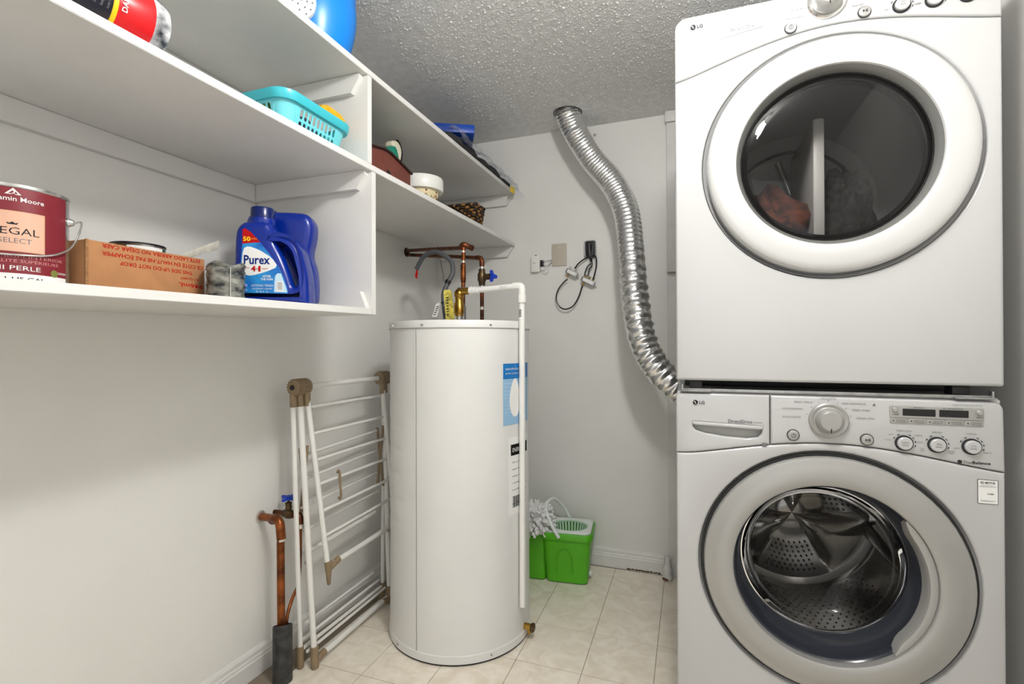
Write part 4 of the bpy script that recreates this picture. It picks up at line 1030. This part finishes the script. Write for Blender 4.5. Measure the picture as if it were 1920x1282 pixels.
link('cap', lathe([(.0325,.237),(.0325,.240)]+[(.0305,.241),(.0300,.268),(.0285,.271),(.020,.272),(0,.272)], capc, n=32), CAPB, pb)
def Pl(u, v, d=0): return Pb(u, v, .0425+d)
lbl = [(x, y) for x, y in pxl([(232,585),(430,575),(520,690),(640,860),(700,990),(745,1150),(738,1168),(215,1160),(200,1140),(215,800)])]
LBm = mat('label_aqua', (40, 150, 214), .4, vscale=22, col2=(18, 96, 190))
lb = link('label', flat(lbl, Pl, .0012), LBm, pb, smooth=0)
link('label_flash', flat(pxl([(235,425),(262,412),(330,460),(432,572),(232,592)]), Pl, .0014), PRED, lb, smooth=0)
def Pl2(u, v, d=0): return Pl(u, v, d+.0008)
text(lb, '50', Pl2, (283-530)*k, .272-(535-130)*k, .0115, mat('print_yellow',(246,206,40), .8, spec=.12), width=.019, bold=.03); text(lb, 'LOADS', Pl2, (362-530)*k, .272-(533-130)*k, .004, mat('print_orange',(246,180,60), .8, spec=.12), width=.016)
link('label_badge', flat(round_poly(pxl([(240,650),(300,618),(420,660),(560,750),(632,855),(500,915),(330,965),(250,950),(222,880)]),1), Pl2, .0012), PW, lb, smooth=0)
def Pl3(u, v, d=0): return Pl(u, v, d+.0016)
text(lb, 'Purex', Pl3, (397-530)*k, .272-(775-130)*k, .0235, mat('print_navy',(14,40,120), .8, spec=.12), width=.068, bold=.02)
text(lb, '4', Pl3, (357-530)*k, .272-(880-130)*k, .0145, PRED, width=.012, bold=.03); text(lb, 'in', Pl3, (399-530)*k, .272-(880-130)*k, .006, PRED, width=.006); text(lb, '1', Pl3, (425-530)*k, .272-(880-130)*k, .0145, PRED, width=.006, bold=.03)
text(lb, 'COMPLETE', Pl3, (281-530)*k, .272-(873-130)*k, .0035, PRED, width=.016); text(lb, 'BENEFITS', Pl3, (487-530)*k, .272-(880-130)*k, .0035, PRED, width=.016)
text(lb, 'AFTER', Pl2, (505-530)*k, .272-(968-130)*k, .0058, PW, width=.022, bold=.02); text(lb, 'THE RAIN', Pl2, (505-530)*k, .272-(1002-130)*k, .0055, PW, width=.032, bold=.02)
link('label_patch', flat(pxl([(600,960),(625,930),(665,935),(690,1010),(720,1090),(735,1155),(585,1150),(590,1040)]), Pl2, .0006), mat('print_pale_blue',(196,222,240), .8, spec=.12), lb, smooth=0)
text(lb, 'CATIONIC TENSIO', Pl2, (455-530)*k, .272-(1075-130)*k, .0058, PW, width=.058); text(lb, 'DÉTERGENT LIQUIDE', Pl2, (455-530)*k, .272-(1112-130)*k, .0035, PW, width=.052); text(lb, '2.21 L', Pl2, (455-530)*k, .272-(1145-130)*k, .004, PW, width=.034)
link('label_barcode_patch', flat(pxl([(615,1025),(685,1025),(690,1145),(612,1145)]), Pl3, .0004), PW, lb, smooth=0)
for i in range(6): link('barcode', flat(pxl([(625,1040+15*i),(680,1040+15*i),(680,1046+15*i),(625,1046+15*i)]), Pl3, .0008), PG, lb, smooth=0)
link('logo', flat([((262-530)*k+.0065*math.cos(a), .272-(1075-130)*k+.005*math.sin(a)) for a in [q*2*PI/16 for q in range(16)]], Pl2, .0014), mat('print_violet',(150,160,220), .8, spec=.12), pb, smooth=0); text(pb, 'ECO', Pl2, (262-530)*k, .272-(1130-130)*k, .004, PW, width=.013)
b2 = Vector((.232, 1.176, 0))
def P2(u, v, d=0): return b2+bx_*u+bn*d+Vector((0,0,bz+v))
pb2 = thing('detergent_bottle', 'second blue detergent jug standing behind the labelled bottle', 'detergent bottle', b2+Vector((0,0,bz)), 'blue detergent bottles')
o2 = round_poly([(-.096,0),(.098,0),(.103,.06),(.098,.12),(.084,.16),(.096,.21),(.098,.25),(.085,.276),(.06,.284),(-.07,.284),(-.097,.262),(-.100,.12)], 2)
h2 = round_poly([(.020,.235),(.045,.24),(.058,.20),(.062,.14),(.058,.10),(.045,.13),(.03,.18)], 2)
link('bottle_body', plate([o2], .08, .022, lambda u,v,d: P2(u, v, d-.04), seg=5), PUR, pb2)
link('cap', lathe([(.028,.280),(.028,.290),(.026,.292),(0,.292)], P2(-.045,0,0), n=28), CAPB, pb2)

# ------------------------------------------------------------------ things on the middle shelf
SM = lambda y: zm(y)+T
# lying red and black canister
rz = SM(.6)+.0006
rr = .057; ra = Vector((.395,.695,rz+rr)); rdir = Vector((-.10,-1,0)).normalized()
rc_ = thing('aerosol_canister', 'red and black canister lying on its side on middle shelf', 'canister', ra)
RX, RY, RA = frame(rdir)
BKL = mat('black_print_label', (30, 32, 44), .35); RD = mat('red_plastic', (214, 22, 30), .3)
CRK = mat('crinkled_wrap', (228, 230, 232), .35, vscale=34, col2=(36, 44, 54), bump=.5, bscale=50)
link('canister_base', lathe([(0,.0),(.038,.002),(.050,.010),(.056,.024),(rr,.040)], ra, rdir, 40), CRK, rc_)
link('canister_body', lathe([(rr,.040),(rr+.0006,.042),(rr+.0006,.098),(rr,.100)], ra, rdir, 40), RD, rc_)
link('yellow_band', lathe([(rr,.100),(rr+.0010,.101),(rr+.0010,.107),(rr,.108)], ra, rdir, 40), mat('yellow_print',(244,206,28),.4), rc_)
link('label', lathe([(rr,.108),(rr+.0006,.109),(rr+.0006,.265),(rr,.268),(rr-.01,.280),(.02,.292),(0,.293)], ra, rdir, 40), BKL, rc_)
def Rm(u, v, d=0):
    """v along the axis, u around it, facing the room"""
    a = u/rr; side = Vector((0,0,1)).cross(rdir); side = -side if side.x < 0 else side
    return ra+rdir*v+(side*math.cos(a)+Vector((0,0,1))*math.sin(a))*(rr+.001+d)
Rt = lambda u, v, d=0: Rm(u, v, d)
for i in range(12): text(rc_, 'keep away from heat and open flame', lambda u,v,d: Rm(u, v, d), .010, .116+.0095*i, .0046, PLG, width=.085, rot=0, d=.0008)
text(rc_, 'DANGER', lambda u,v,d: Rm(u, v, d), .0, .0915, .0085, PW, width=.05, bold=.02)
# turquoise basket
TQ = mat('turquoise_plastic', (116, 212, 222), .3); TQD = mat('turquoise_rim', (66, 188, 202), .3)
tb = thing('plastic_basket', 'turquoise slotted plastic basket on middle shelf beside divider', 'basket', (.345,1.04,SM(1.04)))
tz0 = SM(1.04)+.0006
def TBq(u, v, z): return Vector((.352+v*.80, 1.098+u*.84, tz0+z*.92))
def wallrow(hx, hy, z, r): return [TBq(p[0], p[1], z) for p in rrect(-hx,-hy,hx,hy,r,8)]
def strip(rows, closed=True):
    k = len(rows[0]); v = [p for r in rows for p in r]
    f = [(j*k+i, j*k+(i+1)%k, (j+1)*k+(i+1)%k, (j+1)*k+i) for j in range(len(rows)-1) for i in range(k)]
    return pymesh(v, f)
rim = strip([wallrow(.148,.104,.070,.05), wallrow(.160,.116,.068,.055), wallrow(.166,.122,.080,.06), wallrow(.166,.122,.092,.06), wallrow(.160,.116,.096,.055), wallrow(.150,.106,.094,.05), wallrow(.148,.104,.070,.05)])
link('rim', rim, TQD, tb)
link('basket_floor', pymesh(wallrow(.128,.084,.001,.04)+wallrow(.128,.084,.003,.04), [tuple(range(36)), tuple(range(36,72))]), TQ, tb)
# slotted long side as a plate with holes, both long sides and short sides
def slot_side(axis, s, half, n):
    holes = []
    for r_, (za, zb_) in enumerate(((.036,.062),(.008,.030))):
        for i in range(n):
            u = -half*.80+1.6*half*i/(n-1); holes.append(rrect(u-.0058, za, u+.0058, zb_, .0055, 3)[::-1])
    def fn(u, v, d):
        lean = .020*v/.07
        return TBq(u, s*(.083+lean+d), v) if axis == 'y' else TBq(s*(.128+lean+d), u, v)
    out = [(-half,.001),(half,.001),(half+.012,.0705),(-half-.012,.0705)]
    link('slotted_side', plate([out]+holes, .0024, .0004, fn, 1), TQ, tb)
slot_side('y', 1, .092, 9); slot_side('y', -1, .092, 9); slot_side('x', 1, .048, 5); slot_side('x', -1, .048, 5)
for sx in (1, -1):
    for sy in (1, -1):
        v = []; f = []
        for j, (h1, h2_, r, z) in enumerate(((.1292,.0845,.036,.001),(.1495,.1045,.046,.0705))):
            c = (sx*(h1-r), sy*(h2_-r))
            for i in range(9):
                a = PI/2*i/8; v.append(TBq(c[0]+sx*r*math.cos(a), c[1]+sy*r*math.sin(a), z))
        f = [(i, i+1, 10+i, 9+i) for i in range(8)]
        link('corner', pymesh(v, f), TQ, tb)
yd_ = link('yellow_sponge', plate([round_poly([(0,0),(.12,.006),(.115,.055),(.01,.05)],1)], .028, .007, lambda u,v,d: TBq(.055+u*1.1, .035+d-.0, .100+v*1.05-.10*u)), mat('yellow_foam',(240,184,30),.85,vscale=60,col2=(226,150,14),bump=.4))
tag(yd_, 'yellow sponge cloth sticking up out of turquoise basket', 'sponge')
nv_ = rag('cleaning_cloth', 'dark navy cloth inside the turquoise basket', (.352,1.085,tz0+.038), (.046,.070,.040), mat('navy_cloth',(26,36,58),.9,vscale=30,col2=(60,84,110)), 12, cat='cloth')
gn_ = rag('scrub_pad', 'small green scrub pad in near end of turquoise basket', (.352,1.000,tz0+.050), (.026,.026,.018), mat('green_pad',(92,140,60),.9), 13, cat='scrub pad')
# toy barn
bzn = SM(1.5)+.0006
br_ = thing('toy_barn', 'brown barn shaped box with dark roof right of shelf divider', 'toy barn', (.30,1.5,bzn))
BRN = mat('barn_brown', (118, 62, 50), .6, var=.08, vscale=30); ROOF = mat('barn_roof', (52, 32, 30), .5)
ye, yp = .158, 1.50
def barn_prism(pts, x0, x1):
    v = [(x0,a,b) for a,b in pts]+[(x1,a,b) for a,b in pts]; kk = len(pts)
    return pymesh(v, [tuple(range(kk)), tuple(range(kk,2*kk))]+[(i,(i+1)%kk,kk+(i+1)%kk,kk+i) for i in range(kk)])
link('barn_wall', barn_prism([(yp-ye,bzn),(yp+ye,bzn),(yp+ye,bzn+.098),(yp+.02,bzn+.128),(yp-.02,bzn+.128),(yp-ye,bzn+.098)], .345, .380), BRN, br_, smooth=20)
link('roof', barn_prism([(yp-ye-.006,bzn+.098),(yp-.02,bzn+.1285),(yp+.02,bzn+.1285),(yp+ye+.006,bzn+.098),(yp+ye+.007,bzn+.1035),(yp+.021,bzn+.1345),(yp-.021,bzn+.1345),(yp-ye-.007,bzn+.1035)], .340, .388), ROOF, br_, smooth=20)
link('window', box((.3795,1.502,bzn+.044),(.3812,1.522,bzn+.064)), BLK, br_, smooth=0)
# spray bottle behind the barn
sb = thing('spray_bottle', 'green and cream spray bottle with black edge behind brown barn', 'spray bottle', (.335,1.685,bzn))
CRM = mat('cream_plastic', (236, 230, 206), .4); TEAL = mat('teal_plastic', (20, 142, 118), .35)
sx_, sy_ = .305, 1.640
link('bottle_body', lathe([(0,bzn),(.030,bzn),(.034,bzn+.004),(.034,bzn+.11),(.030,bzn+.14)], (sx_,sy_,0), n=28), CRM, sb)
def spr(pts, th, m, nm, off=0): link(nm, plate([round_poly(pts,1)], th, min(.006, th/2.2), lambda u,v,d: (sx_+d-th/2+off, sy_+u*.9, bzn+.032+v), 3), m, sb)
spr([(-.115,.095),(.03,.10),(.034,.14),(.012,.178),(-.02,.172),(-.06,.145)], .040, TEAL, 'shoulder')
spr([(.0,.085),(.035,.085),(.045,.12),(.060,.165),(.052,.192),(.025,.205),(-.012,.195),(-.020,.172),(.014,.165),(.022,.14)], .034, CRM, 'spray_head')
link('edge_strip', tube([(sx_+.012,sy_+.024,bzn+.240),(sx_+.012,sy_+.045,bzn+.230),(sx_+.012,sy_+.057,bzn+.202),(sx_+.012,sy_+.052,bzn+.167),(sx_+.012,sy_+.043,bzn+.132)], .0045, 8), BLK, sb)
# ceramic pot
pz = SM(1.745)+.0006
cp_ = thing('flower_pot', 'cream painted ceramic pot with wide white rim beside wicker basket', 'pot', (.372,1.748,pz))
PO = (.362,1.775,0)
POT = mat('cream_glaze', (232, 218, 176), .3, coat=.3)
link('pot_body', lathe([(0,pz),(.050,pz),(.054,pz+.004),(.070,pz+.062),(.071,pz+.068)], PO, n=48), POT, cp_)
link('pot_rim', lathe([(.071,pz+.066),(.086,pz+.066),(.088,pz+.070),(.0885,pz+.112),(.086,pz+.117),(.078,pz+.116),(.070,pz+.09),(.055,pz+.02),(0,pz+.012)], PO, n=48), mat('white_glaze',(236,235,230),.22,coat=.4), cp_)
def Pp(u, v, d=0):
    r = .054+.016*(v/.062); a = -.98+u/.066; return Vector((PO[0]+(r+.0004+d)*math.cos(a), PO[1]+(r+.0004+d)*math.sin(a), pz+v))
OL = mat('olive_glaze', (104, 104, 40), .4); BD = mat('brown_glaze', (110, 44, 30), .4)
for c in (-.060, -.012, .036, .084):
    for s in (1, -1):
        v = [Pp(c+s*(.004+.020*t**.8), .018+.040*t-.012*t**3, .0006) for t in [i/8 for i in range(9)]]
        link('painted_scroll', tube(v, .0011, 5, 1, smooth=False), BD, cp_)
    for j, (du_, dv_) in enumerate(((0,.030),(-.007,.024),(.007,.024))):
        link('painted_leaf', flat([(c+du_,dv_),(c+du_+.0022,dv_+.007),(c+du_+(du_*.3),dv_+.015),(c+du_-.0022,dv_+.007)], Pp, .0008), OL, cp_, smooth=0)
    link('painted_bud', flat([(c+.024+.004*math.cos(a),.058+.0032*math.sin(a)) for a in [q*PI/5 for q in range(10)]], Pp, .0008), BD, cp_, smooth=0)
# wicker basket: woven strands
wz = SM(2.15)+.0006
wb = thing('wicker_basket', 'small brown woven wicker basket at end of middle shelf', 'basket', (.33,2.18,wz))
W1 = mat('wicker_dark', (52, 32, 18), .6, var=.3, vscale=80); W2_ = mat('wicker_tan', (176, 124, 60), .55, var=.3, vscale=80)
wx0, wx1, wy0, wy1 = .225, .445, 2.125, 2.235
corner = lambda h: [(wx0+.02*(1-h),wy0+.02*(1-h)), (wx1-.02*(1-h),wy0+.02*(1-h)), (wx1-.02*(1-h),wy1-.01*(1-h)), (wx0+.02*(1-h),wy1-.01*(1-h))]
link('basket_lining', join(hexa([(p[0]+(.006 if p[0]<.33 else -.006), p[1]+(.006 if p[1]<2.18 else -.006), wz+.001) for p in corner(0)]+[(p[0]+(.006 if p[0]<.33 else -.006), p[1]+(.006 if p[1]<2.18 else -.006), wz+.112) for p in corner(1)])), W1, wb)
wr = random.Random(1)
for j in range(9):
    h = (j+.5)/9; Q = corner(h); z = wz+.117*h; ph = PI*(j % 2)
    pts = []
    for (a, b) in zip(Q, Q[1:]+Q[:1]):
        L = math.hypot(b[0]-a[0], b[1]-a[1]); kk = max(4, int(L/.0075)); nx, ny = (b[1]-a[1])/L, -(b[0]-a[0])/L
        for i in range(kk):
            t = i/kk; o = .0032*math.sin(PI*i*.5*1.0+ph); pts.append((a[0]+(b[0]-a[0])*t+nx*o, a[1]+(b[1]-a[1])*t+ny*o, z+wr.uniform(-.0015,.0015)))
    pts.append(pts[0])
    me = tube(pts, .0072, 7, 1, smooth=False, wob=lambda i,k: 1+.12*((i*7+k*3) % 5-2)/2)
    me.materials.append(W1); me.materials.append(W2_)
    for q, pq in enumerate(me.polygons): pq.material_index = 1 if ((q//7)//2+j) % 3 == 0 else 0
    link('woven_strand', me, None, wb, smooth=60)

# ------------------------------------------------------------------ things on the top shelf
STp = lambda y: zt(y)+T
uz = STp(1.15)+.0008
ub = thing('blue_jug', 'bright blue ribbed plastic jug on top shelf near the ceiling', 'jug', (.345,1.135,uz))
UB = mat('bright_blue_plastic', (16, 134, 232), .3)
ucx, ucy = .350, 1.165
prof = [(0,uz),(.092,uz),(.098,uz+.004)]
for i in range(30):
    h = .006+.17*i/29; env = .098+.024*math.sin(min(1, h/.15)*PI*.62); prof.append((env+(.0024 if i % 2 else 0), uz+h))
prof += [(.100,uz+.190),(.075,uz+.212),(.04,uz+.225),(0,uz+.227)]
link('jug_body', lathe(prof, (ucx,ucy,0), n=64), UB, ub, smooth=50)
pa = Vector((.420,1.030,uz+.060)); pd = Vector((.62,-.55,-.18)).normalized()
rose = link('perforated_cap', lathe([(0,.0),(.046,.0),(.050,-.006),(.050,-.03),(.03,-.06),(0,-.06)], pa, pd, 32), WHP, ub); rose['label'] = 'white perforated end cap'
RXa, RYa, RAa = frame(pd)
for r, m_ in ((.012,5),(.026,10),(.039,14)):
    for i in range(m_):
        a = 2*PI*i/m_; c = pa+(RXa*math.cos(a)+RYa*math.sin(a))*r
        link('hole', cyl(c+pd*.0002, c+pd*.0012, .0022, 8), PG, rose, smooth=0)
# blue folder and bagged black cloth
fz = STp(1.9)
fo = link('blue_binder', box((-.19,0,0),(.0,.20,.038),.004,2,Matrix.Translation((.504,1.985,2.030))@Matrix.Rotation(.48,4,'Z')), mat('blue_vinyl',(16,72,176),.35,var=.1,vscale=12))
tag(fo, 'flat blue binder lying on the black bundle on top shelf', 'binder')
BLKC = mat('black_fabric', (26, 26, 28), .75, vscale=26, col2=(52,52,54), bump=.7, bscale=26)
def bundle(y0, y1, x0, x1, hfun, nx=26, ny=60, seed=1, m=BLKC, zoff=0.0, puff=0.0):
    rn = random.Random(seed); ph = [rn.uniform(0,6.3) for _ in range(10)]; v = []; f = []
    for j in range(ny+1):
        t = j/ny; y = y0+(y1-y0)*t; zb0 = STp(y)+.0010
        for i in range(nx+1):
            s = i/nx; x = wx(y, x0+(x1-x0)*s)
            e = min(1, (s*3.2)**.6)*min(1, max(0, (1-s)*5.5))**.5*math.sin(PI*min(1, max(0, t)))**.30
            w_ = .18*math.sin(26*t+4*s+ph[0])+.14*math.sin(11*s+19*t+ph[1])+.12*math.sin(41*t-9*s+ph[2])+.07*math.sin(67*t+23*s+ph[3])
            v.append((x+.010*math.sin(33*t+ph[4])*(s > .8), y, zb0+zoff+hfun(t)*e*(1+w_*.8)+puff*e))
    for j in range(ny):
        for i in range(nx): a = j*(nx+1)+i; f.append((a, a+1, a+nx+2, a+nx+1))
    b0 = len(v)
    for j in range(ny+1):
        y = y0+(y1-y0)*j/ny
        for i in (0, nx): v.append((v[j*(nx+1)+i][0], y, STp(y)+.0008))
    for j in range(ny):
        f.append((b0+2*j, b0+2*j+2, b0+2*j+3, b0+2*j+1))
        f.append((j*(nx+1), (j+1)*(nx+1), b0+2*j+2, b0+2*j)); f.append((j*(nx+1)+nx, (j+1)*(nx+1)+nx, b0+2*j+3, b0+2*j+1))
    return pymesh(v, f)
bd = link('folded_cover', bundle(1.79, 2.47, .10, .474, lambda t: (.078-.030*t)*(.9+.1*math.cos(9*t)), seed=3), BLKC, None, smooth=65)
tag(bd, 'crumpled black fabric bundle on the top shelf under clear plastic', 'fabric')
def plasticmat():
    m = bpy.data.materials.new('clear_plastic'); m.use_nodes = True; nt = m.node_tree; nt.nodes.clear()
    o = nt.nodes.new('ShaderNodeOutputMaterial'); mx = nt.nodes.new('ShaderNodeMixShader')
    t = nt.nodes.new('ShaderNodeBsdfTransparent'); t.inputs[0].default_value = (.93,.94,.96,1)
    g = nt.nodes.new('ShaderNodeBsdfPrincipled'); g.inputs['Base Color'].default_value = rgb(225,228,232); g.inputs['Roughness'].default_value = .12
    tc = nt.nodes.new('ShaderNodeTexCoord'); nz = nt.nodes.new('ShaderNodeTexNoise'); nz.inputs['Scale'].default_value = 28; nz.inputs['Detail'].default_value = 5
    rp = nt.nodes.new('ShaderNodeMapRange'); rp.inputs[1].default_value = .45; rp.inputs[2].default_value = .75; rp.inputs[3].default_value = .10; rp.inputs[4].default_value = .45
    nt.links.new(tc.outputs['Object'], nz.inputs['Vector']); nt.links.new(nz.outputs['Fac'], rp.inputs[0]); nt.links.new(rp.outputs[0], mx.inputs[0])
    bp = nt.nodes.new('ShaderNodeBump'); bp.inputs['Strength'].default_value = .8; bp.inputs['Distance'].default_value = .01
    nt.links.new(nz.outputs['Fac'], bp.inputs['Height']); nt.links.new(bp.outputs[0], g.inputs['Normal'])
    nt.links.new(t.outputs[0], mx.inputs[1]); nt.links.new(g.outputs[0], mx.inputs[2]); nt.links.new(mx.outputs[0], o.inputs[0])
    return m
PLM = plasticmat()
def film(rows):
    k = len(rows[0]); v = [p for r in rows for p in r]
    return pymesh(v, [(j*k+i, j*k+i+1, (j+1)*k+i+1, (j+1)*k+i) for j in range(len(rows)-1) for i in range(k-1)])
rows = []; rp_ = random.Random(8)
for j in range(61):
    t = j/60; y = 1.86+(2.505-1.86)*t; row = []
    for i in range(19):
        s_v = i/18; e = min(1, (s_v*3.2+.05)**.6)*min(1, max(0, (1-s_v)*4.5))**.5
        hh = (.100-.040*t)*e
        x = wx(y, .12+(.494-.12)*s_v)
        z = STp(y)+.006+hh+e*(.012*math.sin(31*t+5*s_v)+.008*math.sin(53*t-11*s_v)+rp_.uniform(-.003,.003))
        row.append((x, min(y, by(x)-.004), max(z, STp(y)+.002)))
    rows.append(row)
bag = thing('plastic_bag', 'clear plastic bag with yellow tag hanging off top shelf end', 'plastic bag', (.4,2.2,STp(2.2)))
link('bag_film', film(rows), PLM, bag, smooth=70)
# loose end hanging over the shelf edge by the back wall
rows = []
for j in range(7):
    row = []
    for i in range(9):
        s = i/8; y = 2.33+.165*s; row.append((wx(y,.478)+.012+.040*(j/6)*s+.006*math.sin(9*s+j), min(y, 2.505), 1.955-.080*(j/6)*(.35+.65*s)+.006*math.sin(7*s+2*j)))
    rows.append(row)
link('bag_film', film(rows), PLM, bag, smooth=70)
yt = link('tag', plate([[(0,0),(.062,.004),(.066,.036),(.004,.030)]], .0016, .0004, lambda u,v,d: (.520+d+.1*v, 2.395+u, 1.893+v)), mat('yellow_card',(236,204,24),.5), bag); yt['label'] = 'yellow card tag'
